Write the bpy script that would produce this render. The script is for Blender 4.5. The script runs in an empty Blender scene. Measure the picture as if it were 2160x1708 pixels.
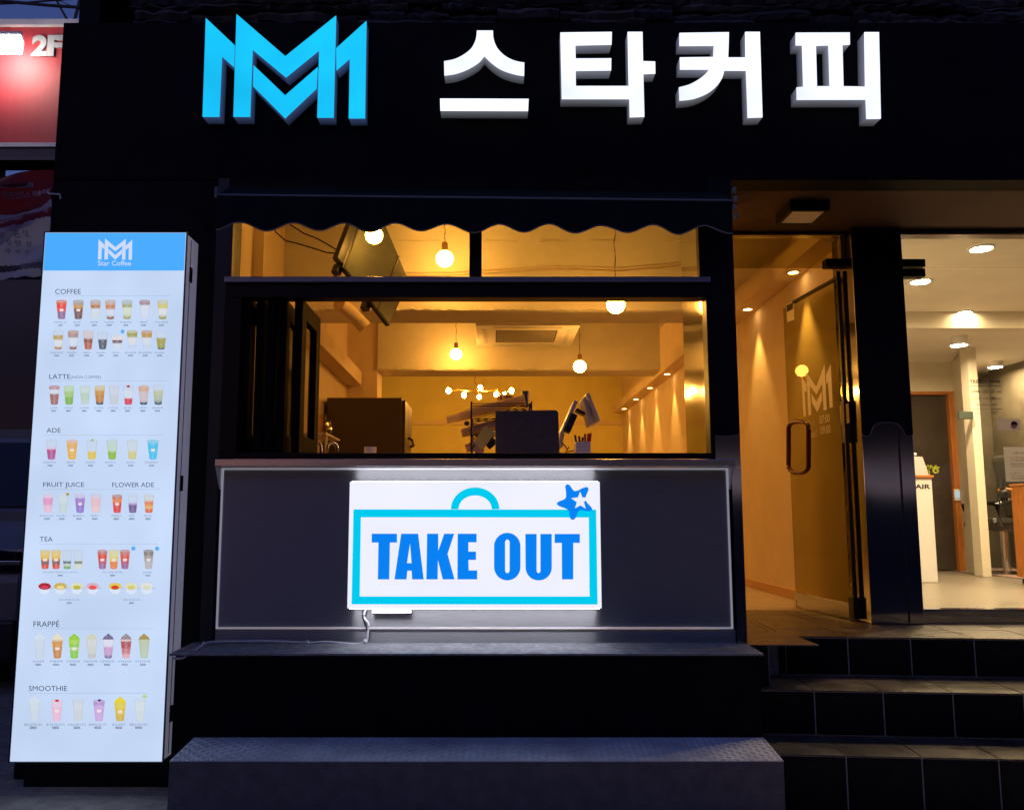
import bpy, math, random
from mathutils import Vector, Matrix
from mathutils.geometry import tessellate_polygon
import bmesh
random.seed(11)
D = bpy.data
SC = bpy.context.scene
COL = SC.collection

# ------------------------------------------------------------------ camera, sky, sun, exposure
F, PX0, PY0, ZC = 1700.0, 1036.0, 887.0, 1.31      # focal length and principal point in units of a 2160-wide frame
TH = math.atan(201.0 / 1700.0)
CT, ST = math.cos(TH), math.sin(TH)
cam = D.objects.new("camera", D.cameras.new("camera"))
COL.objects.link(cam)
cam.location = (0, 0, ZC)
cam.rotation_euler = (math.radians(90) + TH, 0, 0)
cam.data.sensor_width = 36
cam.data.lens = F / 2160 * 36
cam.data.shift_x = 44 / 2160
cam.data.shift_y = 33 / 2160
cam.data.clip_end = 2000
SC.camera = cam

SUN_EL, SUN_ROT = math.radians(6.0), math.radians(215)
world = D.worlds.new("World")
SC.world = world
world.use_nodes = True
wn = world.node_tree
bg = wn.nodes["Background"]
skyt = wn.nodes.new("ShaderNodeTexSky")
skyt.sky_type = 'NISHITA'
skyt.sun_disc = False
skyt.sun_elevation = SUN_EL
skyt.sun_rotation = SUN_ROT
skyt.altitude = 50
skyt.ozone_density = 4.0
wmx = wn.nodes.new("ShaderNodeMix"); wmx.data_type = 'RGBA'; wmx.blend_type = 'MULTIPLY'; wmx.inputs[0].default_value = 1
wmx.inputs[7].default_value = (1.08, .64, .95, 1)        # the camera's white balance turns the dusk sky violet blue
wn.links.new(skyt.outputs[0], wmx.inputs[6]); wn.links.new(wmx.outputs[2], bg.inputs[0])
bg.inputs[1].default_value = 0.15

sun = D.objects.new("sun", D.lights.new("sun", 'SUN'))
COL.objects.link(sun)
sun.data.energy = 0.01
sun.data.angle = math.radians(12)
sun.data.color = (1.0, .85, .7)
sun.rotation_euler = (math.radians(80), 0, math.radians(180) - SUN_ROT)
SC.view_settings.view_transform = 'Standard'
SC.view_settings.look = 'None'
SC.view_settings.exposure = 0
SC.view_settings.gamma = 1
SC.view_settings.use_curve_mapping = False
SC.render.engine = 'CYCLES'
SC.cycles.use_denoising = True
SC.cycles.max_bounces = 10
SC.cycles.transparent_max_bounces = 16
SC.cycles.sample_clamp_indirect = 6.0
SC.cycles.caustics_reflective = False
SC.cycles.caustics_refractive = False

# ------------------------------------------------------------------ geometry helpers
def ray(x, y):
    u, v = (x - PX0) / F, (PY0 - y) / F
    return Vector((u, CT - ST * v, ST + CT * v))
def P(x, y, Y):                      # the point at distance Y seen at (x, y) of the 2160-wide frame
    r = ray(x, y)
    return Vector((r.x / r.y * Y, Y, ZC + r.z / r.y * Y))
def PZ(x, y, z):
    r = ray(x, y)
    t = (z - ZC) / r.z
    return Vector((r.x * t, r.y * t, z))
def PL(x, y, p0, n):
    r = ray(x, y)
    c = Vector((0, 0, ZC))
    return c + r * (n.dot(p0 - c) / n.dot(r))
def XA(x, y, Y): return P(x, y, Y).x
def ZA(x, y, Y): return P(x, y, Y).z
def CR(x0, y0, s):                   # enlarged-view coordinates -> frame coordinates
    return lambda a, b: ((x0 + a / s) * .84375, (y0 + b / s) * .84375)
def lin(r, g, b):
    f = lambda c: (c / 255 / 12.92) if c <= 10 else ((c / 255 + .055) / 1.055) ** 2.4
    return (f(r), f(g), f(b))
def lerp(a, b, t): return a + (b - a) * t

ORG = {}
class MB:
    def __init__(s): s.v, s.f, s.c = [], [], []
    def add(s, vs, fs, col=None):
        k = len(s.v)
        s.v += [Vector(p) for p in vs]
        for f in fs:
            s.f.append([i + k for i in f]); s.c.append(col)
        return s
    def hexa(s, p, col=None):        # 4 bottom points, 4 top points
        return s.add(p, [(0, 3, 2, 1), (4, 5, 6, 7), (0, 1, 5, 4), (1, 2, 6, 5), (2, 3, 7, 6), (3, 0, 4, 7)], col)
    def box(s, x0, x1, y0, y1, z0, z1, col=None):
        return s.hexa([(x0, y0, z0), (x1, y0, z0), (x1, y1, z0), (x0, y1, z0), (x0, y0, z1), (x1, y0, z1), (x1, y1, z1), (x0, y1, z1)], col)
    def obox(s, c, a, b, d, col=None):   # centre and three half axes
        c, a, b, d = Vector(c), Vector(a), Vector(b), Vector(d)
        return s.hexa([c - a - b - d, c + a - b - d, c + a + b - d, c - a + b - d, c - a - b + d, c + a - b + d, c + a + b + d, c - a + b + d], col)
    def prism3(s, loops, off, col=None):  # loops of 3-D points, extruded by off
        pts = [Vector(p) for l in loops for p in l]
        n = len(pts)
        tris = tessellate_polygon([[Vector(p) for p in l] for l in loops])
        off = Vector(off)
        fs = [tuple(t) for t in tris] + [tuple(i + n for i in reversed(t)) for t in tris]
        k = 0
        for l in loops:
            m = len(l)
            for i in range(m):
                a, b = k + i, k + (i + 1) % m
                fs.append((a, b, b + n, a + n))
            k += m
        return s.add(pts + [p + off for p in pts], fs, col)
    def flat(s, loops, col=None):
        pts = [Vector(p) for l in loops for p in l]
        tris = tessellate_polygon([[Vector(p) for p in l] for l in loops])
        return s.add(pts, [tuple(t) for t in tris], col)
    def prism(s, loops, y0, y1, col=None):   # loops in (x, z)
        return s.prism3([[(x, y0, z) for x, z in l] for l in loops], (0, y1 - y0, 0), col)
    def tube(s, pts, r, n=8, closed=False, col=None):
        pts = [Vector(p) for p in pts]
        m = len(pts); vs, fs = [], []
        up = Vector((0, 0, 1))
        for i, p in enumerate(pts):
            a = pts[(i - 1) % m] if (closed or i) else p
            b = pts[(i + 1) % m] if (closed or i < m - 1) else p
            t = (b - a).normalized()
            sd = t.cross(up)
            if sd.length < 1e-3: sd = t.cross(Vector((0, 1, 0)))
            sd.normalize(); w = sd.cross(t)
            rr = r[i] if isinstance(r, (list, tuple)) else r
            for k in range(n):
                an = 2 * math.pi * k / n
                vs.append(p + (sd * math.cos(an) + w * math.sin(an)) * rr)
        for i in range(m if closed else m - 1):
            j = (i + 1) % m
            for k in range(n):
                fs.append((i * n + k, i * n + (k + 1) % n, j * n + (k + 1) % n, j * n + k))
        if not closed:
            fs += [tuple(range(n - 1, -1, -1)), tuple((m - 1) * n + k for k in range(n))]
        return s.add(vs, fs, col)
    def cyl(s, p0, p1, r0, r1=None, n=16, col=None):
        return s.tube([p0, p1], [r0, r0 if r1 is None else r1], n, col=col)
    def disc(s, c, r, n=20):
        c = Vector(c)
        return s.add([c + Vector((r * math.cos(2 * math.pi * k / n), r * math.sin(2 * math.pi * k / n), 0)) for k in range(n)], [tuple(range(n - 1, -1, -1))])
    def lathe(s, prof, c, n=20, col=None, caps=True):   # (r, z) profile about a vertical axis
        c = Vector(c); vs, fs = [], []
        for r, z in prof:
            for k in range(n):
                a = 2 * math.pi * k / n
                vs.append(c + Vector((r * math.cos(a), r * math.sin(a), z)))
        for i in range(len(prof) - 1):
            for k in range(n):
                fs.append((i * n + k, i * n + (k + 1) % n, (i + 1) * n + (k + 1) % n, (i + 1) * n + k))
        if caps and prof[0][0] > 1e-5: fs.append(tuple(range(n - 1, -1, -1)))
        if caps and prof[-1][0] > 1e-5: fs.append(tuple((len(prof) - 1) * n + k for k in range(n)))
        return s.add(vs, fs, col)
    def ball(s, c, r, n=16, sx=1, sy=1, sz=1):
        pr = []
        for i in range(n // 2 + 1):
            a = -math.pi / 2 + math.pi * i / (n // 2)
            pr.append((max(r * math.cos(a), 1e-6), r * math.sin(a) * sz))
        return s.lathe(pr, c, n)
    def build(s, name, m, parent=None, bevel=0, smooth=False, recalc=True, label=None):
        if parent is None:
            xs = [p.x for p in s.v]; ys = [p.y for p in s.v]; zs = [p.z for p in s.v]
            o0 = Vector(((min(xs) + max(xs)) / 2, (min(ys) + max(ys)) / 2, min(zs)))
        else:
            o0 = ORG[parent.name]
        me = D.meshes.new(name)
        me.from_pydata([p - o0 for p in s.v], [], s.f)
        if any(c is not None for c in s.c):
            at = me.color_attributes.new("Col", 'FLOAT_COLOR', 'CORNER')
            i = 0
            for f, c in zip(s.f, s.c):
                c = c or (1, 1, 1)
                for _ in f:
                    at.data[i].color = (c[0], c[1], c[2], 1); i += 1
        if recalc:
            bm = bmesh.new(); bm.from_mesh(me)
            bmesh.ops.recalc_face_normals(bm, faces=bm.faces)
            bm.to_mesh(me); bm.free()
        me.materials.append(m)
        if smooth:
            me.polygons.foreach_set("use_smooth", [True] * len(me.polygons))
            me.set_sharp_from_angle(angle=math.radians(40))
        o = D.objects.new(name, me)
        COL.objects.link(o)
        ORG[o.name] = o0
        if parent is not None: o.parent = parent
        else: o.location = o0
        if bevel:
            b = o.modifiers.new("bevel", 'BEVEL'); b.width = bevel; b.segments = 2; b.limit_method = 'ANGLE'; b.angle_limit = math.radians(40)
        if label: o["label"] = label
        return o
def tag(o, label, cat, group=None):
    o["label"] = label; o["category"] = cat
    if group: o["group"] = group
    return o
def thing(name, label, cat, loc, group=None):
    o = D.objects.new(name, None)
    COL.objects.link(o)
    o.empty_display_size = .1
    o.location = loc
    ORG[o.name] = Vector(loc)
    return tag(o, label, cat, group)
def struct(o):
    o["kind"] = "structure"; return o
def dup(root, loc, label=None):
    def rec(o, par):
        c = o.copy(); COL.objects.link(c)
        ORG[c.name] = ORG.get(o.name, Vector())
        if par is not None:
            c.parent = par
        for ch in list(o.children): rec(ch, c)
        return c
    r = rec(root, None)
    r.location = loc
    ORG[r.name] = Vector(loc)
    if label: r["label"] = label
    return r
def bx(*a): return MB().box(*a)

# ------------------------------------------------------------------ materials
def M(name, col, rough=.5, metal=0, var=0, vs=6, bump=0, bs=60, emit=None, es=0, spec=.5, coat=0, stretch=None, rvar=0, aniso=0):
    m = D.materials.new(name); m.use_nodes = True
    nt = m.node_tree; b = nt.nodes["Principled BSDF"]
    b.inputs["Base Color"].default_value = (*col, 1)
    b.inputs["Roughness"].default_value = rough
    b.inputs["Metallic"].default_value = metal
    b.inputs["Specular IOR Level"].default_value = spec
    b.inputs["Coat Weight"].default_value = coat
    if aniso: b.inputs["Anisotropic"].default_value = aniso
    if emit:
        b.inputs["Emission Color"].default_value = (*emit, 1); b.inputs["Emission Strength"].default_value = es
    if var or bump or rvar:
        tc = nt.nodes.new("ShaderNodeTexCoord"); mp = nt.nodes.new("ShaderNodeMapping")
        nt.links.new(tc.outputs["Object"], mp.inputs[0])
        if stretch: mp.inputs["Scale"].default_value = stretch
        nz = nt.nodes.new("ShaderNodeTexNoise"); nz.inputs["Scale"].default_value = vs; nz.inputs["Detail"].default_value = 8
        nz.inputs["Roughness"].default_value = .62
        nt.links.new(mp.outputs[0], nz.inputs[0])
        if var:
            mx = nt.nodes.new("ShaderNodeMix"); mx.data_type = 'RGBA'
            mr = nt.nodes.new("ShaderNodeMapRange"); mr.inputs[1].default_value = .3; mr.inputs[2].default_value = .7
            nt.links.new(nz.outputs[0], mr.inputs[0]); nt.links.new(mr.outputs[0], mx.inputs[0])
            mx.inputs[6].default_value = (*[c * (1 - var) for c in col], 1)
            mx.inputs[7].default_value = (*[min(1, c * (1 + var)) for c in col], 1)
            nt.links.new(mx.outputs[2], b.inputs["Base Color"])
        if rvar:
            mr2 = nt.nodes.new("ShaderNodeMapRange"); mr2.inputs[1].default_value = .3; mr2.inputs[2].default_value = .7
            mr2.inputs[3].default_value = max(.03, rough - rvar); mr2.inputs[4].default_value = rough + rvar
            nt.links.new(nz.outputs[0], mr2.inputs[0]); nt.links.new(mr2.outputs[0], b.inputs["Roughness"])
        if bump:
            n2 = nt.nodes.new("ShaderNodeTexNoise"); n2.inputs["Scale"].default_value = bs; n2.inputs["Detail"].default_value = 5
            nt.links.new(mp.outputs[0], n2.inputs[0])
            bp = nt.nodes.new("ShaderNodeBump"); bp.inputs["Strength"].default_value = bump; bp.inputs["Distance"].default_value = .01
            nt.links.new(n2.outputs[0], bp.inputs["Height"]); nt.links.new(bp.outputs[0], b.inputs["Normal"])
    return m
def EM(name, col, s, sample=True, var=0):
    m = D.materials.new(name); m.use_nodes = True
    nt = m.node_tree; nt.nodes.remove(nt.nodes["Principled BSDF"])
    e = nt.nodes.new("ShaderNodeEmission"); e.inputs[0].default_value = (*col, 1); e.inputs[1].default_value = s
    if var:   # uneven strips of LEDs behind the sheet
        tc = nt.nodes.new("ShaderNodeTexCoord"); nz = nt.nodes.new("ShaderNodeTexNoise"); nz.inputs["Scale"].default_value = 2.2
        mr = nt.nodes.new("ShaderNodeMapRange"); mr.inputs[1].default_value = .3; mr.inputs[2].default_value = .7
        mr.inputs[3].default_value = s * (1 - var); mr.inputs[4].default_value = s * (1 + var)
        nt.links.new(tc.outputs["Object"], nz.inputs[0]); nt.links.new(nz.outputs[0], mr.inputs[0]); nt.links.new(mr.outputs[0], e.inputs[1])
    nt.links.new(e.outputs[0], nt.nodes["Material Output"].inputs[0])
    if not sample: m.cycles.emission_sampling = 'NONE'
    return m
def GL(name, tint=(.92, .95, .93), refl=1.0, rough=.0):
    m = D.materials.new(name); m.use_nodes = True
    nt = m.node_tree; nt.nodes.remove(nt.nodes["Principled BSDF"])
    t = nt.nodes.new("ShaderNodeBsdfTransparent"); t.inputs[0].default_value = (*tint, 1)
    g = nt.nodes.new("ShaderNodeBsdfGlossy"); g.inputs["Roughness"].default_value = rough
    fr = nt.nodes.new("ShaderNodeFresnel"); fr.inputs[0].default_value = 1.45
    mu = nt.nodes.new("ShaderNodeMath"); mu.operation = 'MULTIPLY'; mu.inputs[1].default_value = refl; mu.use_clamp = True
    mx = nt.nodes.new("ShaderNodeMixShader")
    ge = nt.nodes.new("ShaderNodeNewGeometry"); su = nt.nodes.new("ShaderNodeMath"); su.operation = 'SUBTRACT'; su.inputs[0].default_value = 1.0
    m2 = nt.nodes.new("ShaderNodeMath"); m2.operation = 'MULTIPLY'
    nt.links.new(ge.outputs["Backfacing"], su.inputs[1])
    nt.links.new(fr.outputs[0], mu.inputs[0]); nt.links.new(mu.outputs[0], m2.inputs[0]); nt.links.new(su.outputs[0], m2.inputs[1]); nt.links.new(m2.outputs[0], mx.inputs[0])
    nt.links.new(t.outputs[0], mx.inputs[1]); nt.links.new(g.outputs[0], mx.inputs[2])
    nt.links.new(mx.outputs[0], nt.nodes["Material Output"].inputs[0])
    return m
def PRINT(name, s, base=False):          # flat print: colours from the mesh, glowing on a lightbox or plain ink
    m = D.materials.new(name); m.use_nodes = True
    nt = m.node_tree; b = nt.nodes["Principled BSDF"]
    a = nt.nodes.new("ShaderNodeVertexColor"); a.layer_name = "Col"
    if base: nt.links.new(a.outputs[0], b.inputs["Base Color"])
    else:
        em = nt.nodes.new("ShaderNodeEmission"); em.inputs[1].default_value = s
        nt.links.new(a.outputs[0], em.inputs[0]); nt.links.new(em.outputs[0], nt.nodes["Material Output"].inputs[0])
        nt.nodes.remove(b)
        m.cycles.emission_sampling = 'NONE'
    return m

BLACK = M("black_paint", (.006, .006, .008), .6, var=.5, vs=5, bump=.06, bs=200, spec=.12)
BLACKM = M("black_metal", (.008, .008, .010), .4, spec=.2, var=.2)
FILM = M("black_film", (.006, .008, .013), .4, spec=.15, bump=.03, bs=5)
DARKTRIM = M("dark_trim", (.02, .022, .03), .4)
SOFFIT = M("soffit_paint", (.075, .035, .03), .7, var=.15, bump=.1, bs=120)
STONE = [M("slate_%s" % n, c, .9, var=.5, vs=14, bump=1.0, bs=30) for n, c in (("grey", (.085, .078, .08)), ("brown", (.10, .08, .07)), ("dark", (.05, .046, .05)))]
STEEL = M("brushed_steel", (.46, .45, .45), .52, 1, var=.12, vs=5, stretch=(1.5, 60, 60), rvar=.03, aniso=.95)
_t = STEEL.node_tree.nodes.new("ShaderNodeTangent"); _t.direction_type = 'RADIAL'; _t.axis = 'Z'
STEEL.node_tree.links.new(_t.outputs[0], STEEL.node_tree.nodes["Principled BSDF"].inputs["Tangent"])
STEEL.node_tree.nodes["Principled BSDF"].inputs["Anisotropic Rotation"].default_value = .25
STEELP = M("polished_steel", (.36, .36, .38), .09, 1)
def dents(m, sx, sz, dist):
    nt = m.node_tree; tc = nt.nodes.new("ShaderNodeTexCoord"); mp = nt.nodes.new("ShaderNodeMapping"); mp.inputs["Scale"].default_value = (sx, sx, sz)
    nz = nt.nodes.new("ShaderNodeTexNoise"); nz.inputs["Detail"].default_value = 0; nz.inputs["Scale"].default_value = 1
    bp = nt.nodes.new("ShaderNodeBump"); bp.inputs["Strength"].default_value = 1; bp.inputs["Distance"].default_value = dist
    nt.links.new(tc.outputs["Object"], mp.inputs[0]); nt.links.new(mp.outputs[0], nz.inputs[0]); nt.links.new(nz.outputs[0], bp.inputs["Height"])
    nt.links.new(bp.outputs[0], nt.nodes["Principled BSDF"].inputs["Normal"])
dents(STEELP, 2.4, 1.6, .007)
STEELS = M("steel_strip", (.55, .55, .58), .25, 1, var=.1, vs=20, stretch=(1, 20, 20))
CHROME = M("chrome", (.7, .7, .7), .12, 1)
PLATEL = M("checker_ridge", (.75, .75, .78), .30, .85, var=.2, vs=60)
CONC = M("cement_ledge", (.30, .30, .31), .75, var=.35, vs=18, bump=.3, bs=90)
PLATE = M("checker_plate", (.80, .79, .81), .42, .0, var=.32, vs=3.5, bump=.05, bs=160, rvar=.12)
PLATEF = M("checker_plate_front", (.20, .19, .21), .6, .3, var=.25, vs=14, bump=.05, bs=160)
TILE = [M("tread_tile_%s" % n, c, .38, var=.55, vs=7, bump=.2, bs=120, rvar=.14) for n, c in (("one", (.095, .082, .068)), ("two", (.110, .092, .076)), ("three", (.080, .070, .060)))]  # treads lighter and warmer: the door and salon light put into the colour
RTILE = [M("riser_tile_%s" % n, c, .5, var=.3, vs=9, bump=.08, bs=120, spec=.15) for n, c in (("one", (.010, .010, .011)), ("two", (.013, .0125, .013)), ("three", (.008, .008, .009)))]  # same tiles painted darker, as the risers catch less light
GROUT = M("grout", (.60, .58, .55), .85, var=.25, vs=40)
WHITEP = M("white_plastic", (.78, .78, .80), .4)
WHITEM = M("white_metal", (.62, .62, .66), .45, var=.08, vs=3)
CREAM = M("cream_plaster", (.74, .69, .58), .8, var=.07, vs=4, bump=.45, bs=14)
CREAM2 = M("smooth_cream_wall", (.72, .57, .40), .75, var=.06, vs=3, bump=.12, bs=50)
MUSTARD = M("back_wall_paint", (.76, .66, .22), .8, var=.06, vs=3, bump=.15, bs=40)
SALONW = M("salon_wall", (.74, .68, .56), .7, var=.05, vs=3, bump=.08, bs=60)
SALONC = M("salon_ceiling", (.80, .75, .68), .75, var=.06, vs=3, bump=.1, bs=40)
SALOND = M("salon_dark_wall", (.10, .085, .06), .45, var=.25, vs=4)
SALONF = M("salon_floor", (.27, .24, .20), .35, var=.12, vs=7, bump=.05, bs=60, stretch=(1, 4, 1))
CAFEF = M("cafe_floor", (.36, .27, .20), .42, var=.15, vs=5, bump=.06, bs=60)
WOOD = M("orange_wood", (.45, .16, .03), .45, var=.3, vs=10, stretch=(6, 6, .6), bump=.05)
ASPHALT = M("asphalt", (.055, .054, .055), .85, var=.4, vs=30, bump=.6, bs=160)
PAVE = M("pavement", (.34, .30, .25), .8, var=.35, vs=12, bump=.4, bs=120)
AWN = M("awning_fabric", (.004, .011, .014), .8, var=.25, vs=25, bump=.2, bs=500, spec=.2)
PIPING = M("grey_piping", (.22, .23, .25), .6)
RED = M("red_sign_panel", (.42, .035, .045), .6, var=.12, vs=3, stretch=(9, 9, .6))
SKYCLOTH = M("white_banner", (.5, .5, .5), .75)
FRIDGE = M("fridge_steel", (.10, .085, .085), .5, .2, var=.1, vs=3)
GREYB = M("mottled_grey_plastic", (.085, .08, .088), .6, var=.25, vs=22)
DARKP = M("dark_plastic", (.015, .015, .018), .4)
def THIN(name, col, tr=.5, vcol=False):      # thin sheet that also lets light through
    m = D.materials.new(name); m.use_nodes = True
    nt = m.node_tree; b = nt.nodes["Principled BSDF"]; b.inputs["Base Color"].default_value = (*col, 1); b.inputs["Roughness"].default_value = .8
    t = nt.nodes.new("ShaderNodeBsdfTranslucent"); t.inputs[0].default_value = (*col, 1)
    if vcol:
        v = nt.nodes.new("ShaderNodeVertexColor"); v.layer_name = "Col"
        nt.links.new(v.outputs[0], b.inputs["Base Color"]); nt.links.new(v.outputs[0], t.inputs[0])
    mx = nt.nodes.new("ShaderNodeMixShader"); mx.inputs[0].default_value = tr
    nt.links.new(b.outputs[0], mx.inputs[1]); nt.links.new(t.outputs[0], mx.inputs[2]); nt.links.new(mx.outputs[0], nt.nodes["Material Output"].inputs[0])
    return m
PAPER = THIN("paper", (.74, .72, .68), .5)
BCLOTH = THIN("banner_cloth", (.5, .5, .5), .45, True)
CARPAINT = M("car_paint", (.20, .21, .24), .3, .3, coat=.6)
CARGL = M("car_glass", (.012, .014, .018), .08, spec=.6)
REDH = M("dark_red_handle", (.10, .010, .010), .35)
PANELM = M("panel_black", (.006, .006, .007), .75, spec=.05)
GLASSP = GL("panel_glass", (.80, .82, .80), .25)
GLASS = GL("clear_glass")
GLASSD = GL("door_glass", (.74, .72, .50), .3)
GLASSS = GL("salon_glass", (.93, .93, .90), .9)
VINYL = M("white_vinyl", (.78, .74, .66), .5)
WARM = (1.0, .435, .064)
E_BULB = EM("bulb_glow", WARM, 95)
E_SMALL = EM("filament_glow", (1, .50, .10), 520)
E_SPOT = EM("spot_glow", (1, .60, .20), 22)
E_SALON = EM("salon_lamp_glow", (1, .74, .42), 800)
E_WHITE = EM("white_letter_glow", (.84, .89, 1.05), 1.25, var=.2)
E_BLUE = EM("blue_letter_glow", (.010, .58, 1.02), 1.0, var=.16)
E_BOX = EM("takeout_box_glow", (.86, .87, 1.0), 1.02, var=.035)
E_CASE = EM("spill_strip_glow", (.84, .85, .98), 17.0)
E_MENU = EM("menu_glow", lin(192, 211, 240), 1.07, var=.08)
E_FLOOD = EM("flood_glow", (1, .93, .82), 30)
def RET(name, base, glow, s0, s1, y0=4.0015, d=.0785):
    """white acrylic letter edge: emission painted in as light bleeding through, strongest next to the lit face"""
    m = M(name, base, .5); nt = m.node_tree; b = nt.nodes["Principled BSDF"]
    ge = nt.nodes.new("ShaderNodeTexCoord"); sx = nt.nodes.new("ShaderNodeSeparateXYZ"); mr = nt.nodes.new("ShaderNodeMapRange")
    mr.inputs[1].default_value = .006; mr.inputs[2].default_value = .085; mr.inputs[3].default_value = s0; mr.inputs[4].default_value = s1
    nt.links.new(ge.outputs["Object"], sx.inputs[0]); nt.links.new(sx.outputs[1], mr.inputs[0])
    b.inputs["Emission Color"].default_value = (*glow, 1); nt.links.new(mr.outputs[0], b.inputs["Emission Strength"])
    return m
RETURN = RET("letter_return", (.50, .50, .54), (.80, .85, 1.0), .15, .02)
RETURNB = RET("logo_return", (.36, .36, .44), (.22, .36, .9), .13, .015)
FASC = M("fascia_panel", (.008, .008, .010), .5, var=.35, vs=3, bump=.05, bs=6, spec=.06)
CASEM = M("menu_case", (.66, .66, .70), .45, var=.08, vs=3, emit=(.62, .60, .85), es=.16)  # light falling from the take-out sign put in as weak emission
EDGEM = M("pale_edging", (.78, .78, .80), .4, emit=(.80, .80, .95), es=.22)  # weak emission added so the plain plastic strips look brighter lit
INK = PRINT("box_print", 1.0)
INKP = PRINT("paper_print", 0, base=True)
NAVY = lin(10, 130, 243)
# ================================================================== GROUND
g = struct(MB().add([(-300, -300, 0), (300, -300, 0), (300, 300, 0), (-300, 300, 0)], [(0, 1, 2, 3)]).build("road", ASPHALT))
pv = struct(bx(-9, 6, 1.9, 12, .004, .045).build("pavement", PAVE, bevel=.01))

YF = 4.08                     # plane of the black shop front
FZ = ZC - .625                # floor level inside, top of the steps
XL = XA(119, 270, YF)         # left end of the black wall
XW0, XW1 = -1.37, 1.252       # serving opening
ZFB = ZA(1800, 380, YF)       # underside of the fascia
ZFT = ZA(700, 48, YF)         # top of the fascia
CEIL = ZC + 2.10
XR = 2.30                     # right wall of the cafe room
XLW = -1.51

bld = thing("cafe_building", "black fronted cafe building with warm cream room behind the serving window", "building", (0, YF, 0))
bx(XL, 7, YF, YF + .14, ZFB, ZFT).build("fascia", FASC, bld, bevel=.004)
bx(XL, XW0 - .045, YF, YF + .14, 0, ZFB - .002).build("front_wall", BLACK, bld, bevel=.004)
bx(XL + .004, XL + .12, YF + .142, 15, 0, 4.6).build("side_wall", BLACK, bld)
# black plinth and sloping cement ledge under the counter
ledge_l = P(405, 1357, 4.06); ledge_r = P(1575, 1360, 4.06); lf = P(383, 1385, 3.83); rf = P(1592, 1378, 3.83)
zb, zf = ZC - .617, ZC - .632
MB().hexa([(-1.49, 3.83, zf - .010), (1.262, 3.83, zf - .010), (1.252, 4.075, zb - .010), (-1.47, 4.075, zb - .010),
           (-1.49, 3.83, zf), (1.262, 3.83, zf), (1.252, 4.075, zb), (-1.47, 4.075, zb)]).build("ledge", CONC, bld, bevel=.002)
mb = MB(); rf_ = random.Random(5)
for k in range(46):
    x, y = rf_.uniform(-1.4, 1.2), rf_.uniform(3.86, 4.04); r_ = rf_.uniform(.002, .009) * rf_.random() + .0015
    zq = lerp(zf, zb, (y - 3.83) / .245) + .0006
    mb.add([(x + r_ * rf_.uniform(.6, 2.2) * math.cos(t), y + r_ * math.sin(t), zq + .004 * 0) for t in (0, 1.1, 2.2, 3.3, 4.4, 5.5)], [(0, 1, 2, 3, 4, 5)])
o = mb.build("paint_flecks", WHITEP, bld, recalc=False); o["kind"] = "stuff"
bx(-1.47, 1.252, 3.85, 4.3, 0, zf - .014).build("plinth", BLACK, bld, bevel=.004)
# room behind
bx(XLW - .12, 7.2, YF + .145, 8.40, CEIL, CEIL + .6).build("roof_slab", CREAM, bld)
bx(-2.75, 7.2, 8.41, 15, CEIL + .42, CEIL + .6).build("roof_slab", CREAM, bld)
bx(XLW - .12, XLW, YF + .145, 8.32, FZ, CEIL).build("left_wall", CREAM2, bld)
bx(XLW - .12, -1.19, 8.322, 8.66, FZ, CEIL).build("pier", CREAM2, bld)
bx(-2.6, -2.45, 8.3, 14.2, FZ, CEIL + .42).build("left_wall_rear", MUSTARD, bld)
bx(-2.45, -1.634, 8.34, 8.64, FZ, CEIL).build("wall_return", CREAM2, bld)
bx(XR, XR + .16, 4.80, 14.2, FZ, CEIL + .42).build("right_wall", CREAM2, bld)
bx(-2.45, XR, 14.0, 14.2, FZ, CEIL + .42).build("back_wall", MUSTARD, bld)
bx(-2.45, XR, 13.955, 13.998, ZC + 1.58, ZC + 1.64).build("wall_rail", CREAM2, bld)
bx(-1.62, 1.12, YF + .145, 4.95, FZ - .25, FZ - .002).build("room_floor", CAFEF, bld)
bx(-2.45, XR, 4.952, 14.0, FZ - .25, FZ - .002).build("room_floor", CAFEF, bld)
for pts in ((5.70, 6.06, 1.47), (8.30, 8.65, 1.507)):
    # rough plastered downstand beam: front face subdivided and jittered along its lower arris
    y0, y1, z0 = pts
    mb = MB(); n = 170
    x0 = XLW if y0 < 7 else -1.188
    ring = []; j = 0
    for i in range(n + 1):
        x = lerp(x0, 1.77, i / n)
        j = .6 * j + random.uniform(-.006, .006)
        ring.append([(x, y0, CEIL + .4), (x, y0, ZC + z0 + .035), (x, y0 + .004 - abs(j) * .9, ZC + z0 + .012 + j * .8), (x, y0 + .02, ZC + z0), (x, y1, ZC + z0), (x, y1, CEIL + .4)])
    vs = [p for r in ring for p in r]; fs = []
    for i in range(n):
        for q in range(5):
            fs.append((i * 6 + q, i * 6 + q + 1, (i + 1) * 6 + q + 1, (i + 1) * 6 + q))
    fs.append(tuple(n * 6 + q for q in range(6)))
    mb.add(vs, fs).build("beam", CREAM, bld)
# shallow soffit boxes along both side walls
bx(2.125, XR - .002, 4.95, 13.9, ZC + 1.772, ZC + 1.90).build("light_ledge", CREAM2, bld, bevel=.003)
bx(XLW + .002, -1.35, 5.0, 8.30, ZC + 1.35, ZC + 1.49).build("light_ledge", CREAM2, bld, bevel=.003)
bx(XLW + .002, -1.44, 4.94, 4.998, ZC + 1.30, CEIL).build("pilaster", CREAM2, bld)
bx(XR - .018, XR - .001, 4.95, 13.99, FZ, FZ + .07).build("skirting", M("orange_skirting", (.55, .30, .16), .5), bld)
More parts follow.
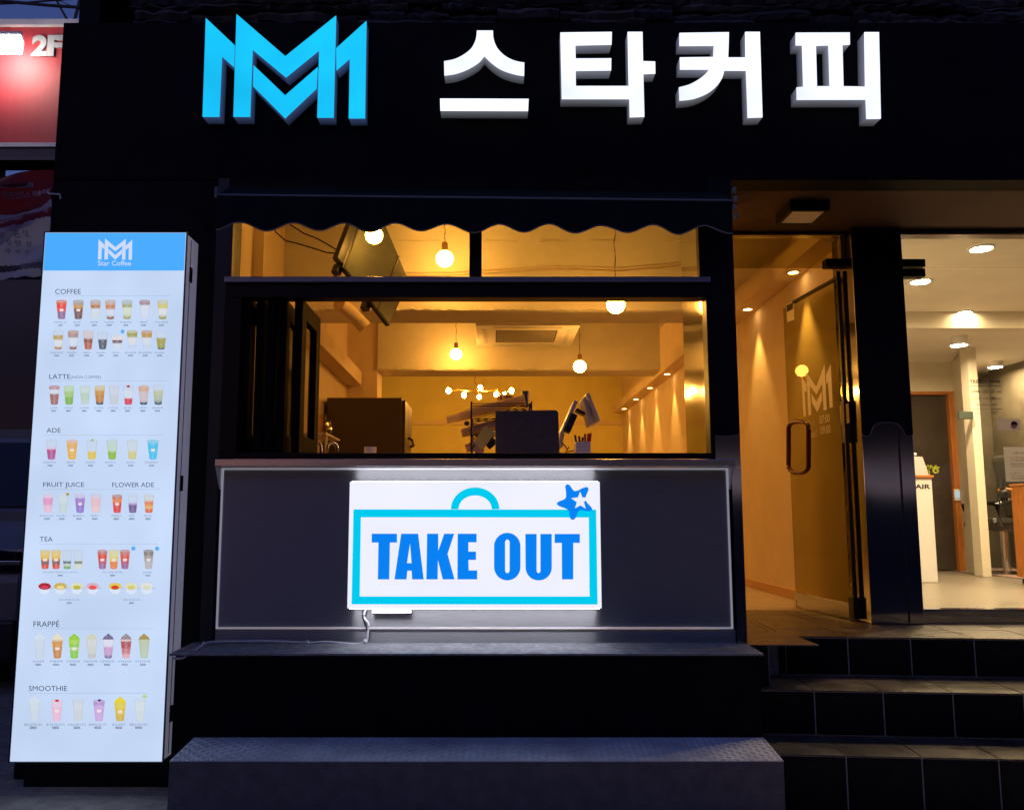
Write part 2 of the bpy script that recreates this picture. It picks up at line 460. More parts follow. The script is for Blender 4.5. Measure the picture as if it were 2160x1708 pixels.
# cracks and cable runs on the near beam
for (y, xa, xb, w) in ((286, 835, 925, .006), (285, 1020, 1090, .007), (287, 1140, 1200, .009), (287, 1245, 1300, .008), (288, 1400, 1450, .009)):
    yy = 506 if True else y
    a = P(xa, 507 + (xa % 7) * .4, 5.70); b = P(xb, 507 + (xb % 5) * .5, 5.70)
    bx(a.x, b.x, 5.690, 5.702, a.z - w / 2, a.z + w / 2).build("plaster_ridge", CREAM, bld)
for k, dz in enumerate((0, .022)):
    pts = []
    for i in range(25):
        x = lerp(730, 1450, i / 24)
        sag = 569 + 6 * math.sin(i / 24 * 7.5) - (max(0, i - 19) * 4.2)
        p = P(x, sag, 5.685); p.z -= dz; pts.append(p)
    tag(MB().tube(pts, .0045, 6).build("cable", CREAM2, None), ("upper painted cable sagging along the plaster beam above the serving window", "lower painted cable sagging along the plaster beam above the serving window")[k], "cable", "cables along the beam")
# entrance recess
bx(XW1 + .002, 7, YF + .142, 4.90, ZFB - .0, ZFB + .12).build("recess_soffit", SOFFIT, bld)
bx(1.125, XW1, YF + .03, YF + .52, FZ - .02, ZFB - .003).build("kiosk_return", DARKTRIM, bld)
bx(1.116, 1.1245, YF + .06, YF + .51, FZ, ZFB - .01).build("reveal_sheet", STEELP, bld)
bx(XW0 - .06, XW0 - .0015, YF - .03, YF + .2, FZ - .06, ZFB - .004).build("kiosk_edge", DARKTRIM, bld)
bx(XL, 7, 4.205, 14.2, ZFT + 1.2, ZFT + 1.4).build("upper_slab", BLACK, bld)

# steel facing of the kiosk's right post: black film above, polished sheet below
def film_front(name, parent, x0, x1, y, ztop, zlob, zarch, w):
    """a black film whose lower edge has two rounded lobes and an arch between them"""
    n = 26; pts = [(x0, ztop), (x1, ztop)]
    low = []
    for i in range(n + 1):
        t = i / n
        if t < .18: z = zlob + (.012 * (abs(t - .09) / .09) ** 3)
        elif t > .82: z = zlob + (.012 * (abs(t - .91) / .09) ** 3)
        else:
            q = (t - .18) / .64
            z = zlob + .012 + (zarch - zlob - .012) * (1 - abs(2 * q - 1) ** 3.2) ** .55
        low.append((lerp(x1, x0, t), z))
    MB().prism([pts + low], y - .0025, y - .0005).build(name, FILM, parent)
    MB().tube([(a, y - .003, b) for a, b in low], w, 6).build("film_edge", PIPING, parent)
post = thing("kiosk_post", "narrow steel faced post between the serving window and the entrance", "post", (1.19, YF - .03, FZ))
zct = ZA(1000, 984, 3.985)
bx(1.128, 1.254, YF - .036, YF - .031, zct, ZFB - .006).build("steel_sheet", STEELP, post)
bx(1.206, 1.254, YF - .036, YF + .029, FZ - .01, zct - .001).build("steel_sheet", STEELP, post)
bx(XW0 - .06, XA(456, 1322, YF - .02) - .0045, YF - .01, YF + .12, FZ - .06, zct - .002).build("kiosk_corner", DARKTRIM, bld)
z1 = ZA(1550, 918, YF - .036)
MB().prism([[(1.128, ZFB - .006), (1.254, ZFB - .006), (1.254, z1 + .012), (1.245, z1), (1.19, z1 - .004), (1.128, z1 - .004)]], YF - .0385, YF - .0365).build("black_film", FILM, post)
MB().tube([(1.254, YF - .039, z1 + .012), (1.245, YF - .039, z1), (1.19, YF - .039, z1 - .004), (1.128, YF - .039, z1 - .004)], .0022, 6).build("film_edge", PIPING, post)

# big pillar between the two entrances
YP = 4.78
px0, px1 = 2.208, 2.515
pil = thing("entrance_pillar", "broad polished steel pillar wrapped in black film between cafe door and salon", "pillar", (2.36, YP, FZ))
bx(px0, px1, YP, YP + .28, FZ + .002, ZFB - .002).build("pillar_core", STEELP, pil, bevel=.004)
film_front("black_film", pil, px0 + .001, px1 - .001, YP, ZFB - .004, ZA(1820, 920, YP), ZA(1870, 891, YP), .0025)
bx(px0 + .215, px0 + .222, YP - .006, YP - .001, FZ + .01, ZA(1870, 905, YP)).build("corner_bead", DARKTRIM, pil)

# ================================================================== STACKED SLATE ABOVE THE SIGN
sw = thing("slate_wall", "dark rough stacked slate wall above the black sign fascia", "wall", (0, 4.3, ZFT))
bx(-2.02, 7, 4.36, 4.6, ZFT + .012, ZFT + .9).build("wall_core", STONE[2], sw)
z = ZFT + .005
row = 0
while z < ZFT + .36:
    h = random.uniform(.035, .075)
    x = -2.05 + random.uniform(-.03, .04)
    while x < 3.3:
        w = random.uniform(.16, .46)
        d = random.uniform(.0, .06)
        mb = MB(); nx = 6
        vs, fs = [], []
        for i in range(nx + 1):
            xx = x + w * i / nx
            j = lambda s: random.uniform(-s, s)
            zt = z + h - .003 + j(.006); zb2 = z + .003 + j(.006)
            yy = 4.27 + d + j(.014)
            vs += [(xx, 4.37, zb2), (xx, yy + .02, zb2), (xx, yy + j(.008), (zt + zb2) / 2 + j(.008)), (xx, yy + .018, zt), (xx, 4.37, zt)]
        for i in range(nx):
            for q in range(4): fs.append((i * 5 + q, i * 5 + q + 1, (i + 1) * 5 + q + 1, (i + 1) * 5 + q))
        fs += [(0, 1, 2, 3, 4), tuple(nx * 5 + q for q in (4, 3, 2, 1, 0))]
        mb.add(vs, fs).build("stone", random.choice(STONE), sw)
        x += w + .006
    z += h; row += 1

# ================================================================== STEPS (dark tiles on grout)
ANG = math.radians(-4.3)
e = Vector((math.cos(ANG), math.sin(ANG), 0)); nrm = Vector((-e.y, e.x, 0))
A1 = PZ(1640, 1341, FZ); H2 = ZC - .8205; A2 = PZ(1600, 1453, H2); H3 = ZC - 1.0274; A3 = PZ(1641, 1589, H3)
steps = thing("entrance_steps", "dark tiled entrance steps with pale grout lines rising to both doors", "steps", A3)
steps["kind"] = "structure"
def along(A, u, w, zz): 
    p = A + e * u + nrm * w
    return Vector((p.x, p.y, zz))
def slab(A, u0, u1, w0, w1, z0, z1):
    return MB().hexa([along(A, u0, w0, z0), along(A, u1, w0, z0), along(A, u1, w1, z0), along(A, u0, w1, z0),
                      along(A, u0, w0, z1), along(A, u1, w0, z1), along(A, u1, w1, z1), along(A, u0, w1, z1)])
def dist(A, B): return (B - A).dot(nrm)
T = .004; PITCH = .3165; GAP = .006
levels = ((A1, FZ, H2, 1.6, 619 + 660 / 2.512 * 0), (A2, H2, H3, None, 0), (A3, H3, 0.02, None, 0))
firstj = (P(1656, 1341, A1.y).x, P(1714, 1453, A2.y).x, P(1780, 1589, A3.y).x)
for (A, zt, zb_, _a, _b), jx in zip(levels, firstj):
    left = {FZ: 0.0, H2: 0.0, H3: 0.0}[zt]
    depth = {FZ: 1.2, H2: dist(A2, A1) + .02, H3: dist(A3, A2) + .02}[zt]
    core_left = -.45 if zt == FZ else 0
    slab(A, core_left + .012, 3.2, T, max(depth, .3), (zb_ - .02), zt - T).build("step_core", GROUT, steps)
    u0 = (jx - A.x) / e.x
    us = [left] + [u0 + k * PITCH for k in range(9)]
    us = [u for u in us if u >= left]
    if us[1] - us[0] < .02: us.pop(0)
    for ua, ub in zip(us, us[1:]):
        # riser tile, then tread tiles
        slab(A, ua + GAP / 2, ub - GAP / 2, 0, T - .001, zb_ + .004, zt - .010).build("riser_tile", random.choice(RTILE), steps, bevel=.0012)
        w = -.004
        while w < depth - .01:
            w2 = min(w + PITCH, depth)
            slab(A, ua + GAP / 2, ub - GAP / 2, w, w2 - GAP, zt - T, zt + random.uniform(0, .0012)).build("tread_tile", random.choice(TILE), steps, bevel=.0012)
            w += PITCH
# landing tiles left of the first joint, running in behind the kiosk post
for k in range(2):
    slab(A1, -.31 * (k + 1) + GAP, -.31 * k - GAP, .02 if k == 0 else .3, .62, FZ - T, FZ + .0005).build("tread_tile", TILE[1], steps)
# short return block beside the kiosk plinth
bx(XW1 + .004, 1.344, 4.02, 4.5, H2 + .002, FZ - .006).build("return_block", RTILE[2], steps, bevel=.003)
bx(XW1 + .004, 1.60, 4.03, 4.5, FZ - .0055, FZ + .002).build("return_cap", TILE[0], steps, bevel=.002)
bx(1.3445, 1.349, 4.018, 4.03, H2 + .003, FZ - .006).build("corner_trim", PIPING, steps)

# ================================================================== CHEQUER PLATE STEP
pl = thing("checker_plate_step", "grey chequer plate metal step below the serving counter", "step", (0, 3.6, 0))
xb0, xb1, xf0, xf1 = -1.364, 1.251, -1.352, 1.229
zbk, zfr = ZC - 1.0075, ZC - 1.020
yb, yf = 3.845, 3.53
tp = lambda u, v: Vector((lerp(lerp(xf0, xf1, u), lerp(xb0, xb1, u), v), lerp(yf, yb, v), lerp(zfr, zbk, v)))
MB().hexa([tp(0, 0) - Vector((0, 0, .006)), tp(1, 0) - Vector((0, 0, .006)), tp(1, 1) - Vector((0, 0, .006)), tp(0, 1) - Vector((0, 0, .006)), tp(0, 0), tp(1, 0), tp(1, 1), tp(0, 1)]).build("plate_top", PLATE, pl, bevel=.002)
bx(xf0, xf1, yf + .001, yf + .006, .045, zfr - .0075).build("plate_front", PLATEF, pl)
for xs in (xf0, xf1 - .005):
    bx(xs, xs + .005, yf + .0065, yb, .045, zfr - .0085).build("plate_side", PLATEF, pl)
def lozenge(mb, c, ax, ay, az, L, W, H):
    p = [c + ax * L, c + ay * W, c - ax * L, c - ay * W]
    q = [c + ax * L * .62 + az * H, c + ay * W * .55 + az * H, c - ax * L * .62 + az * H, c - ay * W * .55 + az * H]
    mb.add(p + q, [(4, 5, 6, 7), (0, 1, 5, 4), (1, 2, 6, 5), (2, 3, 7, 6), (3, 0, 4, 7)])
mb = MB(); sp = .030
nu = int((xf1 - xf0) / sp); nv = int((yb - yf) / sp)
r2 = math.sqrt(.5)
for i in range(nu + 1):
    for j in range(nv + 1):
        u, v = (i + .5) / (nu + 1), (j + .4) / (nv + 1)
        s = 1 if (i + j) % 2 else -1
        lozenge(mb, tp(u, v), Vector((r2, s * r2, 0)), Vector((-s * r2, r2, 0)), Vector((0, 0, 1)), .013, .0048, .0022)
o = mb.build("tread_pattern", PLATEL, pl, recalc=True); o["kind"] = "stuff"
mb = MB(); sp2 = .026
nu2 = int((xf1 - xf0) / sp2); nz = int((zfr - .05) / sp2)
for i in range(nu2):
    for j in range(nz):
        c = Vector((xf0 + (i + .5) * sp2, yf + .001, .06 + (j + .3) * sp2)); s = 1 if (i + j) % 2 else -1
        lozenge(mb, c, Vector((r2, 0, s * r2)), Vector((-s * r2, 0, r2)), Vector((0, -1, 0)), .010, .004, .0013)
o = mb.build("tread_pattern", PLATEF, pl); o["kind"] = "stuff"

# ================================================================== CHANNEL LETTERS
YL = YF - .085
def letter(name, loops, conv, mface, mret, label, group):
    lp = [[P(*conv(a, b), YL) for a, b in l] for l in loops]
    xs = [p.x for l in lp for p in l]; zs = [p.z for l in lp for p in l]
    t = thing(name, label, "sign letter", ((min(xs) + max(xs)) / 2, YL, min(zs)), group)
    MB().prism3(lp, (0, .006, 0)).build("face", mface, t)
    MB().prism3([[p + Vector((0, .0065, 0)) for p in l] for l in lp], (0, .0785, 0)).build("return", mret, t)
    return t
k1 = CR(480, 20, 4.5); k2 = CR(1080, 50, 3.7241); k3 = CR(1660, 50, 3.7241)
LOGO = [[(155, 115), (478, 420), (470, 665), (335, 545), (305, 1222), (118, 1222)],
        [(500, 70), (1050, 545), (1620, 88), (1592, 1232), (1408, 1232), (1430, 475), (1055, 780), (680, 468), (652, 1222), (465, 1222)],
        [(692, 645), (1048, 985), (1412, 668), (1400, 905), (1045, 1240), (686, 880)],
        [(1962, 148), (1945, 1240), (1762, 1240), (1775, 568), (1625, 700), (1622, 455)]]
lg = thing("logo_sign", "glowing sky blue double M emblem on the black fascia", "logo sign", (P(*k1(1050, 1240), YL).x, YL, P(*k1(1050, 1240), YL).z))
for l in LOGO:
    lp = [P(*k1(a, b), YL) for a, b in l]
    f = MB().prism3([lp], (0, .006, 0)).build("face", E_BLUE, lg)
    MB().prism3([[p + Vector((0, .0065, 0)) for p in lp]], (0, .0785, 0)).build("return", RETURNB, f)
GRP = "white glowing letters on the fascia"
def smooth_curve(pts, n=5):
    out = []
    for i in range(len(pts) - 1):
        p0 = Vector((*pts[max(i - 1, 0)], 0)); p1 = Vector((*pts[i], 0)); p2 = Vector((*pts[i + 1], 0)); p3 = Vector((*pts[min(i + 2, len(pts) - 1)], 0))
        for k in range(n):
            t = k / n
            q = .5 * ((2 * p1) + (p2 - p0) * t + (2 * p0 - 5 * p1 + 4 * p2 - p3) * t * t + (3 * p1 - p0 - 3 * p2 + p3) * t ** 3)
            out.append((q.x, q.y))
    return out + [pts[-1]]
seu = smooth_curve([(568, 100), (574, 180), (610, 265), (680, 335), (770, 380), (860, 398)]) + smooth_curve([(858, 520), (770, 505), (650, 465), (560, 405), (488, 336)]) + smooth_curve([(488, 336), (430, 400), (330, 460), (220, 500), (115, 516)])[1:] + smooth_curve([(112, 385), (210, 365), (300, 320), (370, 260), (408, 180), (418, 100)])
L1 = letter("sign_letter", [seu], k2, E_WHITE, RETURN, "first white glowing Korean letter, its roof shaped stroke and flat bar, beside the blue emblem", GRP)
lp = [P(*k2(a, b), YL) for a, b in ((75, 733), (900, 735), (895, 846), (78, 843))]
MB().prism3([lp], (0, .006, 0)).build("face", E_WHITE, L1)
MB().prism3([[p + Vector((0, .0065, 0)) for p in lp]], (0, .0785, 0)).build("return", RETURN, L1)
letter("sign_letter", [[(1195, 118), (1675, 112), (1672, 228), (1335, 235), (1338, 360), (1670, 358), (1668, 468), (1338, 472), (1340, 615), (1832, 615), (1822, 112), (1960, 112), (1965, 385), (2078, 388), (2080, 498), (1968, 502), (1978, 900), (1842, 905), (1838, 735), (1208, 735)]], k2, E_WHITE, RETURN, "second white glowing Korean letter, shaped like E joined to a tall stroke with a tick", GRP)
keo = [(145, 122)] + smooth_curve([(605, 115), (602, 240), (598, 350)]) + [(760, 350), (757, 112), (893, 112), (918, 905), (780, 910), (765, 470)] + smooth_curve([(562, 470), (540, 545), (480, 625), (390, 690), (270, 735), (145, 750)]) + smooth_curve([(140, 628), (240, 600), (330, 550), (390, 500), (420, 460)]) + [(150, 460), (148, 350)] + [(460, 345), (465, 238), (145, 240)]
letter("sign_letter", [keo], k3, E_WHITE, RETURN, "third white glowing Korean letter with a long curved tail", GRP)
letter("sign_letter", [[(1228, 120), (1730, 118), (1732, 228), (1662, 232), (1672, 618), (1875, 622), (1868, 115), (2002, 115), (2020, 918), (1887, 920), (1880, 740), (1238, 742), (1236, 628), (1298, 622), (1288, 235), (1228, 235)], [(1415, 238), (1533, 235), (1545, 618), (1425, 618)]], k3, E_WHITE, RETURN, "fourth white glowing Korean letter, boxed with one slot, above the entrance", GRP)

# ================================================================== AWNING
aw = thing("awning", "retracted dark navy awning with scalloped valance above the serving window", "awning", (0, 3.86, ZA(1000, 480, 3.86)))
YA = 3.86
aL, aR = P(458, 412, YA), P(1543, 424, YA)
MB().tube([aL, aR], .0075, 10).build("front_bar", PIPING, aw)
MB().hexa([aL + Vector((0, .005, -.002)), aR + Vector((0, .005, -.002)), Vector((aR.x, 4.078, aR.z + .135)), Vector((aL.x, 4.078, aL.z + .135)),
           aL + Vector((0, .003, .004)), aR + Vector((0, .003, .004)), Vector((aR.x, 4.078, aR.z + .143)), Vector((aL.x, 4.078, aL.z + .143))]).build("cover", AWN, aw)
n = 240; top, lowp = [], []
for i in range(n + 1):
    t = i / n
    x = lerp(458, 1543, t)
    ph = (x - 510) / 108.3
    yb_ = lerp(478.5, 486, t) - 8.5 * math.cos(2 * math.pi * ph)
    yo = YA + .009 * math.sin(ph * 3.1 + .6 * math.sin(ph * .7)) + .004 * math.sin(ph * 8.3) - .008
    a = P(x, lerp(414, 426, t), YA); b = P(x, yb_, YA)
    top.append(Vector((a.x, YA - .008, a.z))); lowp.append(Vector((b.x, yo, b.z)))
MB().add(top + lowp, [(i, i + 1, n + 1 + i + 1, n + 1 + i) for i in range(n)]).build("valance", AWN, aw, smooth=True)
MB().tube(lowp, .0035, 6).build("piping", PIPING, aw)
for k in range(4):
    p = P(1549 + (k % 2) * 3, 402 + k * 18, YA)
    MB().ball(p, .013, 8, sz=1.5).build("end_clip", PIPING, aw)
p = P(456, 408, YA); bx(p.x - .006, p.x + .006, YA - .01, YA + .02, p.z - .02, p.z + .03).build("end_clip", PIPING, aw)

# ================================================================== SERVING WINDOW
YW = 4.045
def fx(x, y, Y=YW): return XA(x, y, Y)
win = thing("serving_window", "black framed serving window with its folding panels pushed open to one side", "window", (0, YW, ZA(1000, 965, YW)))
zt0 = ZA(1000, 598, YW); zt1 = ZA(1000, 627, YW); zs0, zs1 = ZA(1000, 966, YW), ZA(1000, 955, YW)
xl0, xl1 = XW0, XA(497, 700, YW); xr1 = 1.126; xr0 = XA(1495, 800, YW)
bx(xl0, xr1, YW, YW + .09, zt1, zt0).build("head_frame", BLACKM, win, bevel=.003)
bx(xl0, xr1, YW, YW + .09, zs0 + .002, zs1).build("sill_frame", BLACKM, win, bevel=.003)
bx(xl0, XA(505, 760, YW), YW + .001, YW + .089, zs1 + .001, zt1 - .001).build("side_frame", BLACKM, win, bevel=.003)
bx(xr0, xr1, YW + .001, YW + .089, zs1 + .001, zt1 - .001).build("side_frame", BLACKM, win, bevel=.003)
zst = ZA(1000, 583, YW - .02)
bx(xl0, xr1 - .0, YW - .02, YW + .05, zt0 + .001, zst).build("steel_bar", STEELS, win, bevel=.003)
bx(xl0, xl0 + .028, YW, YW + .05, zst + .001, ZA(1000, 463, YW)).build("transom_post", DARKTRIM, win)
bx(XA(990, 530, YW), XA(1016, 530, YW), YW, YW + .06, zst + .001, ZA(1000, 463, YW)).build("transom_post", BLACKM, win, bevel=.003)
bx(xr1 - .05, xr1, YW, YW + .05, zst + .001, ZA(1000, 463, YW)).build("transom_post", BLACKM, win, bevel=.003)
bx(xl0 + .03, XA(990, 530, YW) - .001, YW + .02, YW + .026, zst + .001, ZA(1000, 463, YW)).build("pane", GLASS, win)
bx(XA(1016, 530, YW) + .001, xr1 - .051, YW + .02, YW + .026, zst + .001, ZA(1000, 463, YW)).build("pane", GLASS, win)
bx(xl0, xr1, YW - .004, YW + .05, ZA(1000, 462, YW), ZFB - .006).build("head_board", BLACK, win)
zp0, zp1 = zs1 + .004, ZA(600, 632, YW + .05)
def fold_panel(x, ang, w=.44):
    y0 = YW + .03
    ax = Vector((math.sin(ang), math.cos(ang), 0)); th = Vector((math.cos(ang), -math.sin(ang), 0)) * .021
    o = Vector((x, y0, zp0)); h = zp1 - zp0
    fr = MB(); s = .095
    Z = Vector((0, 0, 1))
    fr.obox(o + ax * (s / 2) + Z * h / 2, ax * s / 2, th, Z * h / 2)
    fr.obox(o + ax * (w - s / 2) + Z * h / 2, ax * s / 2, th, Z * h / 2)
    fr.obox(o + ax * w / 2 + Z * s / 2, ax * (w / 2 - s - .0005), th, Z * s / 2)
    fr.obox(o + ax * w / 2 + Z * (h - s / 2), ax * (w / 2 - s - .0005), th, Z * s / 2)
    f = fr.build("folding_panel", PANELM, win, bevel=.003)
    MB().obox(o + ax * w / 2 + Z * h / 2, ax * (w / 2 - s), th * .16, Z * (h / 2 - s)).build("pane", GLASSP, f)
    MB().cyl(o + ax * .03 + Z * h, o + ax * .03 + Z * (h + .02), .008, n=8).build("hanger", CHROME, f)
for i, (px_, a) in enumerate(((515, .03), (545, -.04), (568, .05), (592, -.05), (626, .0))):
    fold_panel(XA(px_, 800, YW + .03), a)

# ================================================================== SERVICE COUNTER
ct = thing("service_counter", "dark brushed steel counter front with pale edging under the serving window", "counter", (0, YF - .02, FZ))
zc0, zc1 = ZA(1000, 983, 3.985), ZA(1000, 968, 3.985)
bx(XA(453, 975, 3.985), XA(1551, 975, 3.985), 3.985, YW + .06, zc0, zc1).build("counter_top", STEELS, ct, bevel=.003)
yc = YF - .02
zpb = ZA(1000, 1322, yc); zpt = zc0 - .002
xa_, xb_ = XA(456, 1322, yc), XA(1546, 1322, yc)
bx(xa_, xb_, yc, yc + .02, zpb + .001, zpt).build("front_panel", STEEL, ct)
bx(xa_ - .004, xb_ + .012, yc + .001, yc + .022, zb - .012, zpb - .012).build("baseboard", STEEL, ct)
tr = .0085
bx(xa_, xb_, yc - .008, yc - .0005, zpt - tr - .003, zpt - .003).build("edging", EDGEM, ct)
bx(xa_, xb_, yc - .008, yc - .0005, zpb - .008, zpb).build("edging", EDGEM, ct)
bx(xa_, xa_ + tr, yc - .008, yc - .0005, zpb + .0005, zpt - tr - .0035).build("edging", EDGEM, ct)
bx(xb_ - tr, xb_, yc - .008, yc - .0005, zpb + .0005, zpt - tr - .0035).build("edging", EDGEM, ct)
for s, xx in ((1, xa_ - .012), (-1, xb_ + .002)):
    MB().prism3([[(xx, yc, zpt), (xx, 3.99, zpt), (xx, yc, zpt - .11)]], (.01, 0, 0)).build("bracket", WHITEP, ct)
bx(-1.30, 1.11, YW + .095, 4.80, ZC + .262, ZC + .29).build("worktop", WHITEP, ct)
# ================================================================== TEXT
TS = D.scenes.new("lettering_scratch")
TVL = TS.view_layers[0]
def text_mesh(s, bold=0.0):
    cu = D.curves.new("t", 'FONT'); cu.body = s; cu.size = 1; cu.resolution_u = 3; cu.offset = bold; cu.fill_mode = 'FRONT'
    o = D.objects.new("t", cu); TS.collection.objects.link(o)
    TVL.update(); TDG = TVL.depsgraph
    me = D.meshes.new_from_object(o.evaluated_get(TDG))
    vs = [v.co.copy() for v in me.vertices]; fs = [tuple(p.vertices) for p in me.polygons]
    D.objects.remove(o); D.curves.remove(cu); D.meshes.remove(me)
    return vs, fs
def put_text(mb, s, box, fn, col, bold=0.0, keep=None, flip=False, maxw=None):
    """fill box (x0, y0, x1, y1; y down) with the text; fn maps (x, y) to a point. keep: 'c' centre / 'l' left at natural width"""
    vs, fs = text_mesh(s, bold)
    if not vs: return
    ax, bx_ = min(v.x for v in vs), max(v.x for v in vs)
    ay, by = min(v.y for v in vs), max(v.y for v in vs)
    x0, y0, x1, y1 = box
    if keep:
        w = (bx_ - ax) / (by - ay) * abs(y1 - y0)
        if maxw: w = min(w, maxw)
        if keep == 'c': m = (x0 + x1) / 2; x0, x1 = m - w / 2, m + w / 2
        else: x1 = x0 + w
    out = []
    for v in vs:
        t = (v.x - ax) / (bx_ - ax)
        if flip: t = 1 - t
        out.append(fn(lerp(x0, x1, t), lerp(y1, y0, (v.y - ay) / (by - ay))))
    mb.add(out, fs, col)

# ================================================================== TAKE OUT LIGHTBOX
YT = YF - .105
k4 = CR(860, 1190, 3.27273)
tsg = thing("takeout_sign", "white glowing lightbox reading TAKE OUT in a turquoise carrier bag outline", "sign", (0, YT, ZA(1000, 1283, YT)))
c4 = [P(*k4(a, b), YT) for a, b in ((48, 46), (2092, 48), (2092, 1080), (48, 1080))]
c4 = [Vector((c4[0].x, YT, c4[0].z)), Vector((c4[1].x, YT, c4[0].z)), Vector((c4[1].x, YT, c4[2].z)), Vector((c4[0].x, YT, c4[2].z))]
MB().prism3([c4], (0, .006, 0)).build("face", E_BOX, tsg)
MB().prism3([[p + Vector((0, .0065, 0)) for p in c4]], (0, .0685, 0)).build("case", WHITEP, tsg)
for zz in (c4[0].z + .0005, c4[2].z - .0035):
    bx(c4[0].x + .01, c4[1].x - .01, YT + .008, YT + .030, zz, zz + .003).build("spill_strip", E_CASE, tsg)  # added emitting strips that spill light onto the counter panel and ledge
def T4(a, b, d=.0): return P(*k4(a, b), YT - d)
def print4(name, loops, col, d):
    MB().prism3([[T4(a, b, d) for a, b in l] for l in loops], (0, d - .0004, 0), col).build(name, INK, tsg)
TUR = lin(0, 203, 240)
arc = [(1073 + 198 * math.cos(a), 270 - 178 * math.sin(a)) for a in [math.pi * i / 28 for i in range(29)]]
arci = [(1073 + 136 * math.cos(a), 269.5 - 113 * math.sin(a)) for a in [math.pi * i / 28 for i in range(28, -1, -1)]]
print4("bag_outline", [[(78, 271), (2063, 273), (2075, 1048), (62, 1046)], [(138, 335), (2003, 337), (2010, 983), (128, 983)]], TUR, .002)
print4("bag_handle", [arc + arci], TUR, .002)
star = smooth_curve([(1810, 80), (1830, 65), (1852, 80), (1890, 122), (1965, 92), (1993, 92), (2000, 115), (1975, 190), (2025, 255), (2027, 278), (1995, 286), (1925, 280), (1895, 340), (1873, 357), (1850, 340), (1835, 277), (1762, 245), (1742, 226), (1757, 207), (1815, 175), (1810, 80)], 4)[:-1]
print4("star_emblem", [star], NAVY, .0035)
print4("small_star", [[(1932, 125), (1950, 172), (2000, 178), (1963, 212), (1978, 265), (1935, 238), (1890, 262), (1905, 212), (1858, 180), (1915, 172)]], lin(236, 238, 252), .0045)
def rr(x0, y0, x1, y1, rx, ry, n=9, top=True, bot=True):
    out = []
    for cx, cy, a0, ok in ((x1 - rx, y1 - ry, 0, bot), (x0 + rx, y1 - ry, 90, bot), (x0 + rx, y0 + ry, 180, top), (x1 - rx, y0 + ry, 270, top)):
        if ok:
            for i in range(n + 1):
                a = math.radians(a0 + 90 * i / n); out.append((cx + rx * math.cos(a), cy + ry * math.sin(a)))
        else:
            out.append((x1 if a0 in (0, 270) else x0, y1 if a0 in (0, 90) else y0))
    return out
for loops in ([[(227, 470), (433, 470), (433, 542), (375, 542), (370, 843), (277, 843), (282, 542), (226, 542)]],
              [[(468, 470), (606, 470), (652, 843), (557, 843), (553, 772), (518, 772), (511, 843), (413, 843)], [(540, 550), (553, 711), (515, 711)]],
              [[(680, 470), (771, 470), (771, 610), (820, 470), (902, 470), (847, 635), (904, 843), (808, 843), (768, 685), (766, 843), (674, 843)]],
              [[(930, 470), (1085, 470), (1085, 540), (1018, 540), (1018, 616), (1080, 616), (1080, 684), (1018, 684), (1020, 770), (1090, 770), (1090, 843), (928, 843)]],
              [rr(1228, 463, 1444, 851, 106, 110), rr(1318, 518, 1355, 792, 18, 24)],
              [rr(1486, 472, 1700, 851, 104, 104, top=False) + [], ],
              [[(1724, 472), (1930, 472), (1930, 545), (1876, 545), (1876, 843), (1784, 843), (1782, 545), (1723, 545)]]):
    if len(loops) == 1 and abs(loops[0][0][0] - 1700) < 1:      # the U: outer curve and the slot open at the top
        o = rr(1486, 472, 1700, 851, 104, 104, top=False)
        i_ = [(1607, 472)] + [(1592 + 16 * math.cos(a), 770 + 22 * math.sin(a)) for a in [math.pi * k / 10 for k in range(11)]] + [(1576, 472)]
        # order: right-bottom arc, left-bottom arc, left top, slot, right top
        loops = [o[:20] + [(1484, 472)] + list(reversed(i_)) + [(1700, 472)]]
    print4("letter", loops, NAVY, .003)
# driver and cord below it
a = P(785, 1286, YF - .05); b = P(868, 1293, YF - .05)
tag(bx(a.x, b.x, YF - .06, YF - .022, b.z, a.z).build("power_supply", WHITEP, bevel=.003), "slim white power supply under the lightbox's lower left corner", "power supply")
cord = [P(772, 1283, YF - .04), P(768, 1300, YF - .035), P(777, 1315, YF - .034), P(776, 1335, YF - .034), P(774, 1350, YF - .034), P(770, 1355, YF - .036), P(742, 1357, YF - .038), P(690, 1353, YF - .036), P(650, 1355, YF - .04), P(580, 1352, YF - .038), P(520, 1352, YF - .04), P(452, 1353, YF - .05), P(430, 1358, YF - .10), P(405, 1376, YF - .20), P(385, 1387, YF - .235), P(360, 1388, YF - .235)]
cc = []
for i in range(len(cord) - 1):
    p0, p1, p2, p3 = cord[max(i - 1, 0)], cord[i], cord[i + 1], cord[min(i + 2, len(cord) - 1)]
    for k in range(4):
        t = k / 4
        cc.append(.5 * ((2 * p1) + (p2 - p0) * t + (2 * p0 - 5 * p1 + 4 * p2 - p3) * t * t + (3 * p1 - p0 - 3 * p2 + p3) * t ** 3))
pc = tag(MB().tube(cc, .0055, 8).build("lightbox_cable", WHITEP, smooth=True), "white cord hanging from the lightbox and running left along the cement ledge", "cable")
mb = MB()
for q in (P(648, 1354, YF - .045), P(430, 1357, YF - .11), P(770, 1352, YF - .038)):
    MB().ball(q, .011, 8).build("cord_clip", WHITEP, pc)
mb = MB().tube([P(765, 1286, YF - .03), P(764, 1300, YF - .03), P(771, 1318, YF - .03), P(775, 1330, YF - .032)], .003, 6)
mb.build("thin_wire", DARKP, pc)

